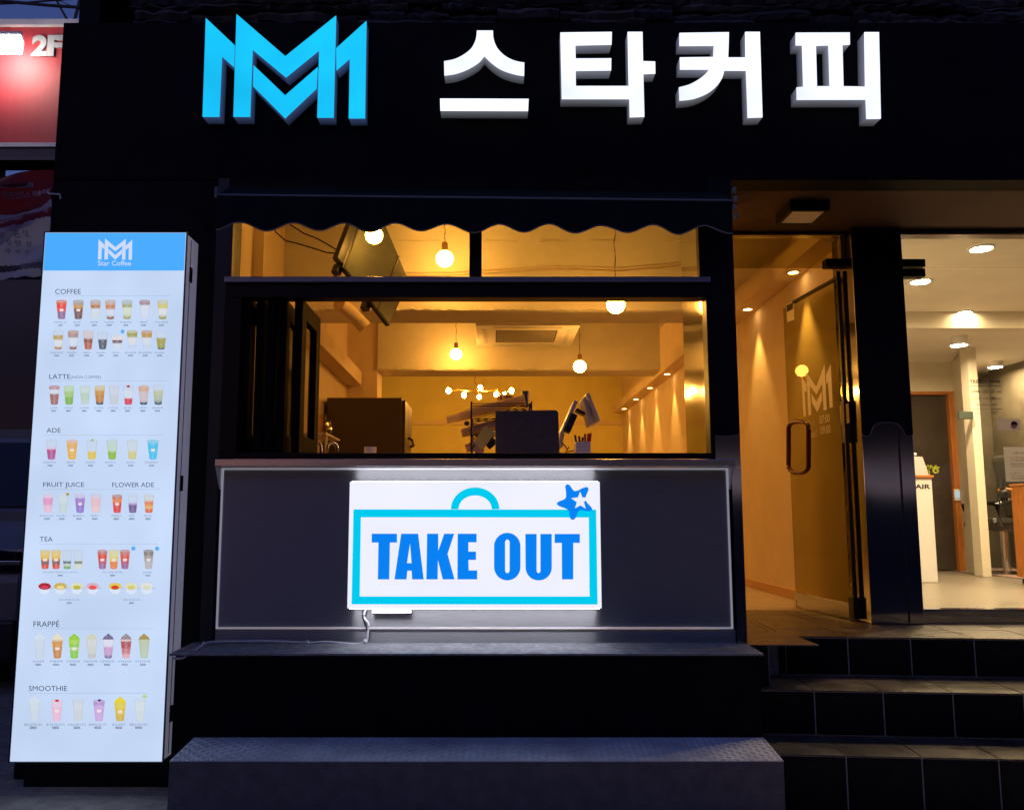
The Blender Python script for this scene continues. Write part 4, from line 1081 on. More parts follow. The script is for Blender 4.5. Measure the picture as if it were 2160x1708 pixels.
# van behind the menu lightbox
vx0, vx1, vy = -5.6, -3.42, 6.0
van = thing("parked_van", "dark parked van facing out, mostly hidden by the tall menu lightbox", "van", ((vx0 + vx1) / 2, vy, .045))
prof = [(0, .35), (0, .78), (.06, 1.02), (.30, 1.22), (.55, 1.30), (1.15, 1.95), (1.5, 2.07), (4.4, 2.07), (4.6, 1.9), (4.65, .35)]
def vsec(x, inset): return [Vector((x, vy + a + (inset if b > 1.3 else 0), .045 + b)) for a, b in prof]
MB().prism3([vsec(vx0, 0)], (vx1 - vx0, 0, 0)).build("body", CARPAINT, van, bevel=.05)
def vp(t, s, d):      # on the windscreen slope
    a, b = Vector((0, vy + .575, .045 + 1.335)), Vector((0, vy + 1.13, .045 + 1.93))
    p = a.lerp(b, s); p.x = lerp(vx0, vx1, t); return p + Vector((0, -.73, .68)) * d
MB().prism3([[vp(.06, 0, .004), vp(.94, 0, .004), vp(.90, .95, .004), vp(.10, .95, .004)]], (0, -.006, .006)).build("windscreen", CARGL, van)
bx(vx0 + .25, vx1 - .25, vy - .02, vy - .0005, .62, .86).build("grille", DARKP, van, bevel=.01)
bx(vx0 + .02, vx1 - .02, vy - .05, vy - .001, .28, .56).build("bumper", DARKP, van, bevel=.03)
bx(vx0 + .02, vx1 - .02, vy - .03, vy - .0005, .955, .985).build("chrome_strip", CHROME, van, bevel=.005)
for xx in (vx0 + .04, vx1 - .40):
    MB().prism([[(xx, .90), (xx + .36, .90), (xx + .34, 1.05), (xx + .10, 1.07)]], vy - .022, vy + .05).build("headlight", CARGL, van, bevel=.008)
for xx in (vx0 + .02, vx1 - .22):
    for yy in (vy + .75, vy + 3.6):
        w = MB().cyl((xx, yy, .045 + .33), (xx + .2, yy, .045 + .33), .33, n=24).build("wheel", DARKP, van)
        MB().cyl((xx - .004, yy, .375), (xx + .204, yy, .375), .2, n=18).build("rim", STEELS, w)
for xx in (vx0 - .22, vx1 + .03):
    bx(xx, xx + .19, vy + .75, vy + .85, 1.32, 1.55).build("mirror", DARKP, van, bevel=.03)

# ================================================================== THE OTHER SIDE OF THE STREET (seen in the steel)
op = thing("facing_building", "long dark shop building on the far side of the street behind the viewer", "building", (0, -11, 0))
bx(-40, 40, -17, -11, 3.0, 9).build("upper_storeys", M("facing_wall", (.10, .045, .04), .8, var=.3), op)
bx(-40, 40, -17, -12, .02, 2.1).build("low_wall", M("facing_base", (.07, .07, .08), .8), op)
for i in range(14):
    x = -39 + i * 6
    bx(x, x + .8, -12.5, -11.6, 2.11, 2.99).build("column", BLACK, op)

# ================================================================== INSIDE THE CAFE
def pendant(x, y, Y, r, label):
    p = P(x, y, Y)
    t = thing("pendant_lamp", label, "lamp", p, "bare globe pendants in the cafe")
    MB().ball(p, r, 20, sz=.95).build("bulb", E_BULB, t, smooth=True)
    MB().lathe([(.020, r * .90), (.021, r + .05), (.013, r + .06)], p, 14).build("socket", M("socket_brass", (.35, .20, .08), .35, .8) if "socket_brass" not in D.materials else D.materials["socket_brass"], t, smooth=True)
    pts = [p + Vector((.012 * math.sin(k * 1.9) * (k / 12), 0, lerp(r + .05, CEIL - p.z, k / 12))) for k in range(13)]
    MB().tube(pts, .0035, 6).build("cord", M("brown_cord", (.12, .05, .02), .6) if "brown_cord" not in D.materials else D.materials["brown_cord"], t)
    return t
pendant(938, 546, 5.35, .060, "globe pendant left of the transom post, seen whole through the transom")
pendant(962, 747, 8.00, .060, "globe pendant hanging left of the ceiling air conditioner")
pendant(1223, 773, 7.45, .060, "globe pendant hanging right of the ceiling air conditioner")
pendant(1299, 643, 5.15, .060, "globe pendant touching the window's head frame near the right")
pendant(789, 497, 4.72, .053, "globe pendant half hidden by the valance beside the hanging screen")

# ceiling cassette air conditioner
a0, a1 = P(1003, 679, 7.3), P(1224, 679, 7.3)
za = a0.z - .035; yA0, yA1 = 7.3, 8.24
ac = thing("air_conditioner", "white four way cassette air conditioner hanging from the ceiling between pendants", "air conditioner", ((a0.x + a1.x) / 2, 7.75, za))
bx(a0.x + .03, a1.x - .03, yA0 + .012, yA1 - .06, za + .034, za + .30).build("case", DARKP, ac)  # dark colour paints in the shaded gap above the panel
xm0, xm1 = a0.x, a1.x
out = [(xm0, yA0), (xm1, yA0), (xm1, yA1), (xm0, yA1)]; ins = [(xm0 + .19, yA0 + .19), (xm1 - .19, yA0 + .19), (xm1 - .19, yA1 - .19), (xm0 + .19, yA1 - .19)]
MB().prism3([[(x, y, za) for x, y in out], [(x, y, za) for x, y in ins]], (0, 0, .028)).build("panel", WHITEP, ac, bevel=.004)
bx(ins[0][0] + .001, ins[1][0] - .001, ins[0][1] + .001, ins[2][1] - .001, za + .008, za + .02).build("grille", M("grille_grey", (.10, .09, .085), .6), ac)
mb = MB()
for i in range(25):
    x = lerp(ins[0][0] + .02, ins[1][0] - .02, i / 24); mb.box(x - .004, x + .004, ins[0][1] + .01, ins[2][1] - .01, za + .001, za + .0075)
for i in range(25):
    y = lerp(ins[0][1] + .02, ins[2][1] - .02, i / 24); mb.box(ins[0][0] + .01, ins[1][0] - .01, y - .004, y + .004, za - .001, za + .0007)
mb.build("grille_bars", M("grille_bar", (.40, .37, .34), .5), ac)
for (x0, x1, y0, y1) in ((xm0 + .16, xm1 - .16, yA0 + .06, yA0 + .10), (xm0 + .16, xm1 - .16, yA1 - .10, yA1 - .06), (xm0 + .06, xm0 + .10, yA0 + .16, yA1 - .16), (xm1 - .10, xm1 - .06, yA0 + .16, yA1 - .16)):
    bx(x0, x1, y0, y1, za - .006, za - .0005).build("louvre", WHITEM, ac, bevel=.002)
# glass globe chandelier at the back
cy = 11.0
ch = thing("chandelier", "branching brass chandelier with seven small clear globes at the back", "chandelier", P(1012, 824, cy))
BRASS = M("brass", (.75, .45, .14), .25, 1)
rod = [P(x, y, cy + dy) for x, y, dy in ((940, 824, 0), (975, 822, .1), (1012, 826, 0), (1048, 822, -.1), (1085, 826, 0))]
MB().tube(rod, .011, 8).build("rod", BRASS, ch)
MB().tube([P(1012, 826, cy), P(1006, 812, cy), P(1000, 805, cy), P(1002, 797, cy), Vector((P(1002, 797, cy).x, cy, CEIL + .4))], .006, 6).build("cord", D.materials["brown_cord"], ch)
GLOBE = GL("globe_glass", (1, .9, .72), 1.0)
for x, y, r_, dy in ((946, 824, .055, 0), (979, 833, .055, .1), (1013, 818, .055, .05), (1011, 837, .045, -.1), (1047, 832, .05, -.1), (1079, 824, .055, 0), (1064, 829, .03, .1)):
    p = P(x, y, cy + dy)
    gl = MB().ball(p, r_, 14).build("globe", GLOBE, ch, smooth=True)
    MB().ball(p, r_ * .6, 10, sz=1.2).build("filament", E_SMALL, gl, smooth=True)
    MB().cyl(p, P(x, 825, cy + dy * .5), .008, n=6).build("stem", BRASS, gl)
# downlights of the wall ledge, each washing the wall below
for i, yd in enumerate((5.74, 6.80, 7.87, 8.93, 10.0, 11.1, 12.2, 13.3)):
    c = Vector((2.215, yd, ZC + 1.772))
    lab = "recessed downlight under the right wall ledge, " + ("nearest to the entrance, above the glass door", "second from the entrance, seen through the doorway", "third from the entrance", "fourth from the entrance", "fifth from the entrance", "sixth from the entrance", "seventh from the entrance", "last at the far end")[i]
    dl = thing("downlight", lab, "downlight", c, "downlights under the wall ledge")
    MB().lathe([(.052, -.004), (.052, -.0005), (.036, -.0005), (.036, -.004), (.052, -.004)], c, 20, caps=False).build("ring", BRASS, dl)
    MB().disc(c - Vector((0, 0, .002)), .036).build("lens", E_SPOT, dl)
    L_ = D.lights.new("lamp_beam", 'SPOT'); L_.energy = 60; L_.color = (1, .56, .13); L_.spot_size = math.radians(62); L_.spot_blend = .55; L_.shadow_soft_size = .02
    lo = D.objects.new("lamp_beam", L_); COL.objects.link(lo); lo.parent = dl; lo.location = (0, 0, -.02); lo.rotation_euler = (0, math.radians(9), 0)
# fridge
fz1 = ZA(770, 838.5, 7.2); fx0, fx1 = XA(688, 900, 7.2), XA(847, 900, 7.2)
fr = thing("refrigerator", "large brown grey refrigerator standing against the left wall", "refrigerator", ((fx0 + fx1) / 2, 7.5, FZ))
bx(fx0, fx1, 7.2, 7.84, FZ + .03, fz1).build("body", FRIDGE, fr, bevel=.008)
bx(fx1 + .001, fx1 + .03, 7.22, 7.52, FZ + .1, fz1 - .02).build("door", FRIDGE, fr, bevel=.004)
bx(fx1 + .001, fx1 + .03, 7.53, 7.82, FZ + .1, fz1 - .02).build("door", FRIDGE, fr, bevel=.004)
MB().tube([(fx1 + .035, 7.45, ZC + .72), (fx1 + .07, 7.45, ZC + .70), (fx1 + .07, 7.62, ZC + .66), (fx1 + .035, 7.62, ZC + .65)], .012, 8).build("handle", DARKP, fr)
# screen hanging at an angle
c3 = CR(500, 500, 2.44)
q = [ray(*c3(a, b)) for a, b in ((1043, -51), (870, 410), (1155, 770), (1275, 490))]
c0 = Vector((0, 0, ZC))
pB, pC, pA = c0 + q[1] * 4.95, c0 + q[2] * 5.25, c0 + q[0] * 5.15
npl = (pA - pB).cross(pC - pB).normalized()
pt = [pA, pB, pC, c0 + q[3] * (npl.dot(pB - c0) / npl.dot(q[3]))]
nn = (pt[1] - pt[0]).cross(pt[2] - pt[1]).normalized()
if nn.y > 0: nn = -nn
scr = thing("menu_screen", "dark rimmed display screen hung at a slant behind the transom", "screen", pt[2])
MB().prism3([[p for p in pt]], -nn * .035).build("case", DARKP, scr, bevel=.004)
cen = sum(pt, Vector()) / 4
MB().prism3([[cen + (p - cen) * .95 + nn * .001 for p in pt]], nn * .002).build("glass", M("screen_glass", (.085, .09, .08), .25, spec=.5, var=.15, vs=4), scr)
e1 = (pt[3] - pt[0]); 
MB().tube([pt[0].lerp(pt[3], .72) + nn * .0045, pt[1].lerp(pt[2], .72) + nn * .0045], .004, 6).build("frame_strip", DARKP, scr)
bd = (pt[1] - pt[0]).normalized(); ed = (pt[2] - pt[1]).normalized()
for f_ in (.02, .35, .62):
    MB().obox(pt[1].lerp(pt[2], f_) - nn * .06 + bd * .0, ed * .02, bd * .03, nn * .03).build("clamp", DARKP, scr, bevel=.004)
MB().obox(pt[0].lerp(pt[1], .6) - ed * .035 - nn * .02, bd * (pt[1] - pt[0]).length * .38, ed * .03, nn * .025).build("mount_arm", DARKP, scr, bevel=.004)
MB().tube([pt[0].lerp(pt[1], .35) - nn * .03, Vector((pt[0].x - .05, pt[0].y + .1, CEIL))], .015, 8).build("hanging_rod", DARKP, scr)
for pts_, lab in (([(690, 480), (705, 492), (740, 510), (790, 517), (868, 517 + 3)], "a"), ([(592, 490), (612, 512), (650, 524), (700, 533), (728, 535)], "b")):
    pass
cw = [P(x, y, 5.1) for x, y in ((574, 478), (583, 491), (603, 508), (625, 513), (655, 522), (690, 533), (728, 536))]
cw2 = [P(x, y, 5.1) for x, y in ((612, 474), (640, 492), (668, 503), (690, 515), (715, 530), (730, 535))]
tag(MB().tube(cw, .005, 6).build("hanging_cable", DARKP), "lower black cable looping from the valance to the hanging screen", "cable", "screen cables")
tag(MB().tube(cw2, .005, 6).build("hanging_cable", DARKP), "upper black cable running straight down to the hanging screen", "cable", "screen cables")
# pipe elbow on the left wall
tag(MB().tube([P(715, 640, 5.4), P(735, 655, 5.5), P(752, 672, 5.6), P(764, 684, 5.62), P(770, 690, 5.63)], .05, 12).build("pipe_elbow", CREAM2, smooth=True), "cream painted pipe elbow sticking out below the beam by the left wall", "pipe")

# ---- on the worktop, seen above the sill
WT = ZC + .2905
kd = CR(1130, 930, 5.4)
def D_(a, b, Y): return P(*kd(a, b), Y)
YQ = 4.40
a, b = D_(585, 512, YQ), D_(1440, 1085, YQ)
rp = [(a.x, WT + .01), (b.x + .006, WT + .01)] + [(b.x - .018 + .018 * math.cos(t), a.z - .018 + .018 * math.sin(t)) for t in [math.pi / 2 * k / 5 for k in range(6)]] + [(a.x, a.z - .004)]
mon = thing("till_monitor", "flat mottled grey back of a monitor on the worktop behind the sill", "monitor", ((a.x + b.x) / 2, YQ, WT))
MB().prism([rp], YQ, YQ + .028).build("back_panel", GREYB, mon, bevel=.003)
bx((a.x + b.x) / 2 - .09, (a.x + b.x) / 2 + .09, YQ + .03, YQ + .2, WT + .0005, WT + .012).build("base", DARKP, mon, bevel=.003)
bx((a.x + b.x) / 2 - .025, (a.x + b.x) / 2 + .025, YQ + .0285, YQ + .05, WT + .013, a.z - .08).build("neck", DARKP, mon)
# wire rack
YK = 4.62
rk = thing("wire_rack", "black wire rack holding sideways stacks of cups on the worktop", "rack", (D_(260, 1080, YK).x, YK, WT))
xk0, xk1 = D_(260, 600, YK).x, D_(1075, 600, YK).x
zk = [D_(260, v, YK).z for v in (425, 455, 635, 660, 850, 870)]
for x in (xk0, xk1):
    for y in (YK, YK + .26):
        MB().cyl((x, y, WT), (x, y, zk[0] + .012), .0045, n=8).build("upright", BLACKM, rk)
for z_ in zk:
    for y in (YK, YK + .26):
        MB().cyl((xk0, y, z_), (xk1, y, z_), .003, n=6).build("rail", BLACKM, rk)
    for x in (xk0, xk1):
        MB().cyl((x, YK, z_), (x, YK + .26, z_), .003, n=6).build("rail", BLACKM, rk)
for v0, v1 in ((635, 425), (850, 640)):
    for y in (YK + .03, YK + .13, YK + .23):
        MB().cyl((xk0, y, D_(260, v0, YK).z), (xk1, y, D_(1075, v1, YK).z), .003, n=6).build("shelf_wire", BLACKM, rk)
CUPC = THIN("clear_cup_plastic", (.90, .78, .50), .5)
CUPK = THIN("paper_cup", (.72, .52, .30), .3)
def cup_stack(a, b, r0, r1, n, m, label, Y):
    p, q = D_(*a, Y), D_(*b, Y)
    t = thing("cup_stack", label, "cups", p, "cup stacks lying in the wire rack")
    d = (q - p) / n
    for k in range(n):
        s = p + d * k
        L = d.normalized()
        e_ = s + d * (1.0 if k < n - 1 else 3.2)
        MB().tube([s, s + L * .004, s + L * .0045, e_], [r0 * 1.05, r0 * 1.05, r0 * .97, r0 * .93 if k < n - 1 else r1], 18).build("cup", m, t, smooth=True)
cup_stack((985, 370), (300, 540), .031, .025, 14, CUPC, "long sideways stack of clear plastic cups on the rack's top shelf", 4.72)
cup_stack((760, 440), (60, 615), .028, .023, 12, CUPC, "clear cup stack poking out beyond the rack's left upright", 4.80)
cup_stack((640, 690), (230, 800), .029, .024, 9, CUPK, "brown paper cup stack on the rack's middle shelf", 4.72)
cup_stack((420, 960), (250, 1015), .028, .023, 6, CUPK, "short brown paper cup stack low in the rack by the sill", 4.72)
p = D_(200, 690, 4.58); tag(MB().ball(p, .016, 10).build("rack_knob", DARKP, smooth=True), "round black knob hooked on the rack's left upright", "knob")
for k, (aa, bb, cc_, w, lab) in enumerate((((350, 1000), (520, 770), (.62, .60, .20), .034, "pale green carton leaning on the wire rack's side by the monitor"), ((300, 1010), (420, 1085), (.55, .36, .24), .018, "tan napkin pack leaning low in the wire rack"), ((440, 860), (560, 1000), (.02, .022, .05), .030, "dark carton leaning in the wire rack against the monitor"), ((290, 990), (380, 1080), (.03, .035, .06), .022, "small dark box leaning at the rack's lower left"))):
    p0, p1 = D_(*aa, 4.56 + k * .012), D_(*bb, 4.56 + k * .012)
    c = (p0 + p1) / 2; ax_ = (p1 - p0) / 2; pr_ = Vector((-ax_.z, 0, ax_.x)).normalized() * w
    c.z = max(c.z, WT + abs(ax_.z) + abs(pr_.z) + .001)
    tag(MB().obox(c, ax_, (0, .005, 0), pr_).build("carton", M("carton_%s" % ("green", "tan", "navy", "dark")[k], cc_, .6), bevel=.002), lab, "carton")
for k, (aa, w, lab) in enumerate((((990, 260), .034, "metal tumbler standing on the top of the wire rack"), ((720, 330), .055, "low dark metal tray of spoons on top of the rack"))):
    p = D_(*aa, 4.95); top_ = p.z; h = .10 if k == 0 else .055
    w_ = .024 if k == 0 else .05
    tag(MB().lathe([(w_ * .92, -h), (w_, 0), (w_ * .9, 0), (w_ * .85, -h + .01)], p, 18).build(("tumbler", "spoon_tray")[k], CHROME if k == 0 else D.materials["brass"], smooth=True), lab, ("cup", "tray")[k])
# point of sale: two slanted screens back to back
YS = 4.55
pos = thing("pos_terminal", "white two screen till seen edge on, its screens leaning apart", "till", (D_(1600, 1085, YS).x, YS, WT))
def slab2(a, b, th, y0, y1, name, m, off=0, par=pos, bev=.004):
    p, q = D_(*a, YS), D_(*b, YS); ax_ = (q - p) / 2; pr_ = Vector((-ax_.z, 0, ax_.x)).normalized() * th
    return MB().obox((p + q) / 2 + Vector((0, (y0 + y1) / 2 - YS, 0)), ax_, (0, (y1 - y0) / 2, 0), pr_).build(name, m, par, bevel=bev)
slab2((1678, 385), (1500, 800), .011, YS, YS + .24, "rear_screen", WHITEP)
slab2((1832, 280), (1985, 665), .009, YS, YS + .24, "front_screen", WHITEP)
slab2((1790, 340), (1900, 700), .010, YS + .02, YS + .22, "screen_back", WHITEM)
slab2((1700, 475), (1820, 540), .009, YS + .08, YS + .16, "arm", DARKP)
cr_ = slab2((1650, 570), (1545, 810), .019, YS - .03, YS + .05, "card_reader", DARKP)
p = D_(1578, 710, YS - .0315)
MB().tube([p + Vector((.007 * math.cos(t), 0, .007 * math.sin(t))) for t in [2 * math.pi * k / 14 for k in range(14)]], .0009, 5, closed=True).build("logo_ring", PIPING, cr_)
slab2((1510, 780), (1475, 1000), .012, YS + .06, YS + .2, "stand", WHITEP)
bx(D_(1450, 1085, YS).x, D_(1600, 1085, YS).x, YS + .02, YS + .22, WT + .0005, WT + .015).build("base", WHITEP, pos, bevel=.003)
tag(MB().tube([D_(1480, 950, YS), D_(1530, 1000, YS - .01), D_(1560, 1050, YS - .01), D_(1580, 1010, YS - .01), D_(1530, 1080, YS - .01), D_(1665, 1055, YS)], .004, 6).build("till_cable", DARKP), "tangled black cable between the till and the pen cup", "cable")
p0, p1 = D_(1672, 940, 4.42), D_(1875, 1085, 4.42)
pc_ = thing("pen_cup", "white perforated pen cup with red and black markers", "pen cup", ((p0.x + p1.x) / 2, 4.45, WT))
bx(p0.x, p1.x, 4.42, 4.50, WT + .001, p0.z).build("cup", WHITEP, pc_, bevel=.003)
mb = MB()
for i in range(8):
    for j in range(6):
        x = lerp(p0.x + .008, p1.x - .008, (i + .5 * (j % 2)) / 7.5); z_ = lerp(WT + .012, p0.z - .008, j / 5)
        mb.box(x - .0018, x + .0018, 4.4185, 4.4198, z_ - .0018, z_ + .0018)
mb.build("holes", M("hole_grey", (.22, .18, .17), .7), pc_)
for a, b, m in (((1690, 950), (1660, 850), "dark"), ((1735, 950), (1715, 865), "dark"), ((1760, 950), (1765, 880), "dark"), ((1800, 950), (1795, 835), "red"), ((1830, 950), (1840, 830), "red"), ((1855, 950), (1870, 825), "red")):
    q0, q1 = D_(*a, 4.46), D_(*b, 4.46); q0.z -= .03
    MB().cyl(q0, q1, .006, n=8).build("marker", DARKP if m == "dark" else (M("red_marker", (.6, .03, .05), .4) if "red_marker" not in D.materials else D.materials["red_marker"]), pc_)
c = P(781, 955, 4.55); tag(MB().lathe([(.030, 0), (.036, P(781, 943, 4.55).z - WT), (.033, P(781, 943, 4.55).z - WT), (.028, .004)], (c.x, 4.55, WT + .0005), 20).build("white_cup", WHITEP, smooth=True), "small white cup standing on the worktop in front of the refrigerator", "cup")
fa = P(709, 950, 4.6)
fct = thing("tap", "chrome swan neck tap beside the folded window panels", "tap", (P(690, 955, 4.6).x, 4.6, WT))
MB().tube([(P(690, 955, 4.6).x, 4.6, WT), P(690, 948, 4.6), P(692, 938, 4.6), P(699, 933, 4.6), P(707, 936, 4.6), P(711, 944, 4.6), P(712, 952, 4.6)], .009, 10).build("spout", CHROME, fct, smooth=True)
MB().tube([(P(677, 955, 4.62).x, 4.62, WT), P(677, 940, 4.62), P(672, 934, 4.62)], .010, 10).build("lever", CHROME, fct, smooth=True)
JG = GL("jar_glass", (.95, .85, .7), 1.6)
sh = thing("wall_shelf", "small wire shelf on the left wall between window panels and refrigerator", "shelf", (P(683, 915, 5.4).x, 5.4, P(683, 915, 5.4).z))
p = P(676, 915, 5.4); bx(XLW + .001, P(694, 915, 5.4).x, 5.3, 5.8, p.z - .01, p.z).build("board", WHITEM, sh)
MB().cyl((P(691, 915, 5.4).x, 5.35, p.z - .011), (P(691, 955, 5.4).x, 5.35, P(691, 975, 5.4).z), .009, n=8).build("leg", WHITEM, sh)
for k, (x, h, lab) in enumerate(((679, .13, "tall glass jar on the wall shelf, nearer the window panels"), (688, .10, "short glass jar on the wall shelf, nearer the refrigerator"))):
    c = P(x, 914, 5.42 + k * .1); c.z = p.z + .0005
    tag(MB().lathe([(.036, 0), (.038, h * .6), (.026, h * .8), (.028, h)], c, 16).build("glass_jar", JG, smooth=True), lab, "jar", "glass jars on the wall shelf")
# ================================================================== ENTRANCE: GLASS DOOR AND TRANSOM
YD = 4.86
dh = P(1812, 1310, 4.93); hinge = Vector((2.188, 4.93, FZ)); free = Vector((2.112, 5.68, FZ))
zt_d = ZC + 1.535
tw = thing("entrance_transom", "fixed glass transom over the open cafe door with a thin dark frame", "transom window", (1.73, YD, zt_d))
zt_f = ZA(1650, 493, YD)
bx(XW1 + .004, px0 - .002, YD, YD + .05, zt_f, ZFB - .003).build("head_rail", DARKTRIM, tw)
bx(XW1 + .004, px0 - .002, YD - .004, YD + .054, zt_f - .012, zt_f - .001).build("steel_bead", STEELS, tw)
bx(px0 - .028, px0 - .003, YD + .002, YD + .05, zt_d, zt_f - .013).build("side_bead", STEELS, tw)
bx(XW1 + .005, px0 - .03, YD + .018, YD + .028, zt_d, zt_f - .013).build("pane", GLASSD, tw)
a = P(1742, 545, YD - .012); b = P(1800, 562, YD - .012)
bx(a.x, px0 - .001, YD - .012, YD + .05, b.z, a.z).build("patch_fitting", BLACKM, tw, bevel=.003)
dr = thing("glass_door", "tinted glass door swung open inward beside the wall, white emblem on it", "door", hinge)
dx = (free - hinge); dx.z = 0; W = dx.length; dx.normalize(); dn = Vector((dx.y, -dx.x, 0))
if dn.x > 0: dn = -dn                       # faces the room side that we see
def dp(u, z, off=0): return hinge + dx * u + dn * off + Vector((0, 0, z))
def dbox(u0, u1, z0, z1, o0, o1): 
    return MB().hexa([dp(u0, z0, o0), dp(u1, z0, o0), dp(u1, z0, o1), dp(u0, z0, o1), dp(u0, z1, o0), dp(u1, z1, o0), dp(u1, z1, o1), dp(u0, z1, o1)])
DH = 2.155
pane = dbox(.014, W, .105, DH - .05, -.006, .006).build("pane", GLASSD, dr)
dbox(.0, W, .012, .104, -.016, .016).build("bottom_rail", STEELS, dr, bevel=.003)
dbox(.0, .012, .105, DH, -.012, .012).build("hinge_stile", DARKP, dr)
dbox(.0, W * .8, DH - .049, DH - .03, -.012, .012).build("top_rail", DARKP, dr, bevel=.002)
dbox(-.012, .03, 1.07, 1.33, -.018, .018).build("hinge_plate", DARKP, dr, bevel=.003)
dbox(-.01, .05, .0125, .14, -.02, .02).build("hinge_shoe", DARKP, dr, bevel=.003)
dbox(W - .03, W + .006, .004, .05, -.02, .02).build("corner_shoe", CHROME, dr, bevel=.003)
nD = dn.copy(); pD = dp(0, 0, .0068)
def PD(x, y, d=0): return PL(x, y, pD + dn * d, nD)
kh = CR(1940, 880, 5.6923)
# loop handle
hp = rr(178, 990, 462, 1715, 110, 105, 7)
ctr = [PD(*kh(a, b), .05) for a, b in hp]
MB().tube(ctr, .016, 10, closed=True).build("handle", REDH, dr, smooth=True)
for a, b in ((320, 1000), (320, 1705)):
    MB().cyl(PD(*kh(a, b), -.02), PD(*kh(a, b), .05), .009, n=8).build("handle_stud", REDH, dr)
mb = MB()
gl_ = lambda l: [[PD(*kh(a, b)) for a, b in q] for q in l]
for poly in ([(362, 345), (432, 455), (436, 580), (405, 545), (425, 910), (392, 922), (370, 520)],
             [(434, 290), (572, 495), (690, 175), (722, 820), (678, 828), (655, 450), (575, 600), (480, 480), (500, 890), (462, 905)],
             [(503, 590), (575, 710), (650, 560), (655, 690), (588, 855), (512, 720)],
             [(778, 165), (808, 785), (765, 798), (738, 420), (716, 465), (712, 330)]):
    mb.flat(gl_([poly]))
mb.build("emblem", VINYL, dr, recalc=False)
mb = MB()
# door lettering follows the door plane: box in door coordinates
def dtext(s, cx0, cy0, cx1, cy1):
    pa, pb = PD(*kh(cx0, cy0)), PD(*kh(cx1, cy1))
    ua, ub = (pa - pD).dot(dx), (pb - pD).dot(dx)
    za, zb_ = pa.z, pa.z - .052
    put_text(mb, s, (ua, za, ub, zb_), lambda u, z: Vector((pD.x, pD.y, 0)) + dx * u + dn * .0005 + Vector((0, 0, z)), None, -.004)
dtext("Open", 440, 985, 545, 1050); dtext("07:00", 620, 910, 768, 1000); dtext("Closed", 435, 1120, 580, 1200); dtext("09:00", 632, 1060, 778, 1150)
mb.build("lettering", VINYL, dr, recalc=False)
mb = MB(); mb.flat(gl_([[(905, 765), (1030, 728), (1046, 1005), (925, 1032)]]))
nt = mb.build("notice", M("yellow_notice", (.52, .42, .10), .7), dr, recalc=False)
mb = MB(); mb.flat([[PD(*kh(a, b), .001) for a, b in ((920, 830), (965, 815), (975, 960), (930, 970))]])
mb.build("notice_panel", M("notice_brown", (.30, .20, .05), .7), dr, recalc=False)
mb = MB(); k5 = CR(1800, 500, 2.8421)
mb.flat([[PD(*k5(a, b)) for a, b in ((468, 742), (525, 722), (528, 850), (478, 868))]])
mb.build("sticker", VINYL, dr, recalc=False)
mb = MB(); mb.flat([[PD(*k5(a, b), .001) for a, b in ((472, 750), (518, 730), (518, 775), (474, 797))]])
mb.build("sticker_mark", DARKP, dr, recalc=False)
# entrance ceiling lamp
a, b = PZ(1720, 446, ZFB - .06), PZ(1640, 472, ZFB - .06)
lampc = Vector(((PZ(1725, 446, ZFB - .06).x + PZ(1640, 472, ZFB - .06).x) / 2, (a.y + b.y) / 2, ZFB))
rl = thing("ceiling_lamp", "square black rimmed unlit ceiling lamp in the entrance recess", "lamp", lampc)
xa0, xa1, ya0, ya1 = PZ(1646, 472, ZFB - .06).x, PZ(1712, 472, ZFB - .06).x, min(a.y, b.y), max(a.y, b.y)
MB().prism3([[(xa0 - .02, ya0 - .02, ZFB - .063), (xa1 + .02, ya0 - .02, ZFB - .063), (xa1 + .02, ya1 + .02, ZFB - .063), (xa0 - .02, ya1 + .02, ZFB - .063)], [(xa0, ya0, ZFB - .063), (xa1, ya0, ZFB - .063), (xa1, ya1, ZFB - .063), (xa0, ya1, ZFB - .063)]], (0, 0, .062)).build("rim", BLACKM, rl)
bx(xa0 + .001, xa1 - .001, ya0 + .001, ya1 - .001, ZFB - .058, ZFB - .05).build("diffuser", WHITEP, rl)

# ================================================================== HAIR SALON
YG = 4.82
SF = ZC - .605
XS0, XS1 = px1, 7.0
sal = thing("hair_salon", "bright cream hair salon behind glass to the right of the pillar", "building", (4, YG, SF))
bx(XR + .165, XS1, 4.95, 14, SF - .2, SF - .002).build("floor", SALONF, sal)
bx(XR + .165, XS1, 4.93, 7.29, ZC + 1.87, ZC + 2.1).build("ceiling", SALONC, sal)
bx(XR + .165, XS1, 7.292, 14, ZC + 1.735, ZC + 2.1).build("ceiling", SALONC, sal)
bx(XR + .165, XS1, 7.26, 7.289, ZC + 1.715, ZC + 1.8695).build("bulkhead", SALONW, sal)
bx(XR + .165, XR + .18, 4.95, 9.05, SF, ZC + 1.86).build("side_wall", SALONW, sal)
k55 = CR(1800, 500, 2.8421); k66 = CR(1800, 1000, 2.6276)
YDW = 9.05
ld = P(*k55(1665, 1362), YDW); lz = ld.z
xdl = XA(1900, 1000, YDW); xdr = P(*k66(1540, 600), YDW).x
bx(XR + .19, ld.x + .02, YDW, YDW + .12, lz + .001, ZC + 1.735).build("door_wall", SALONW, sal)
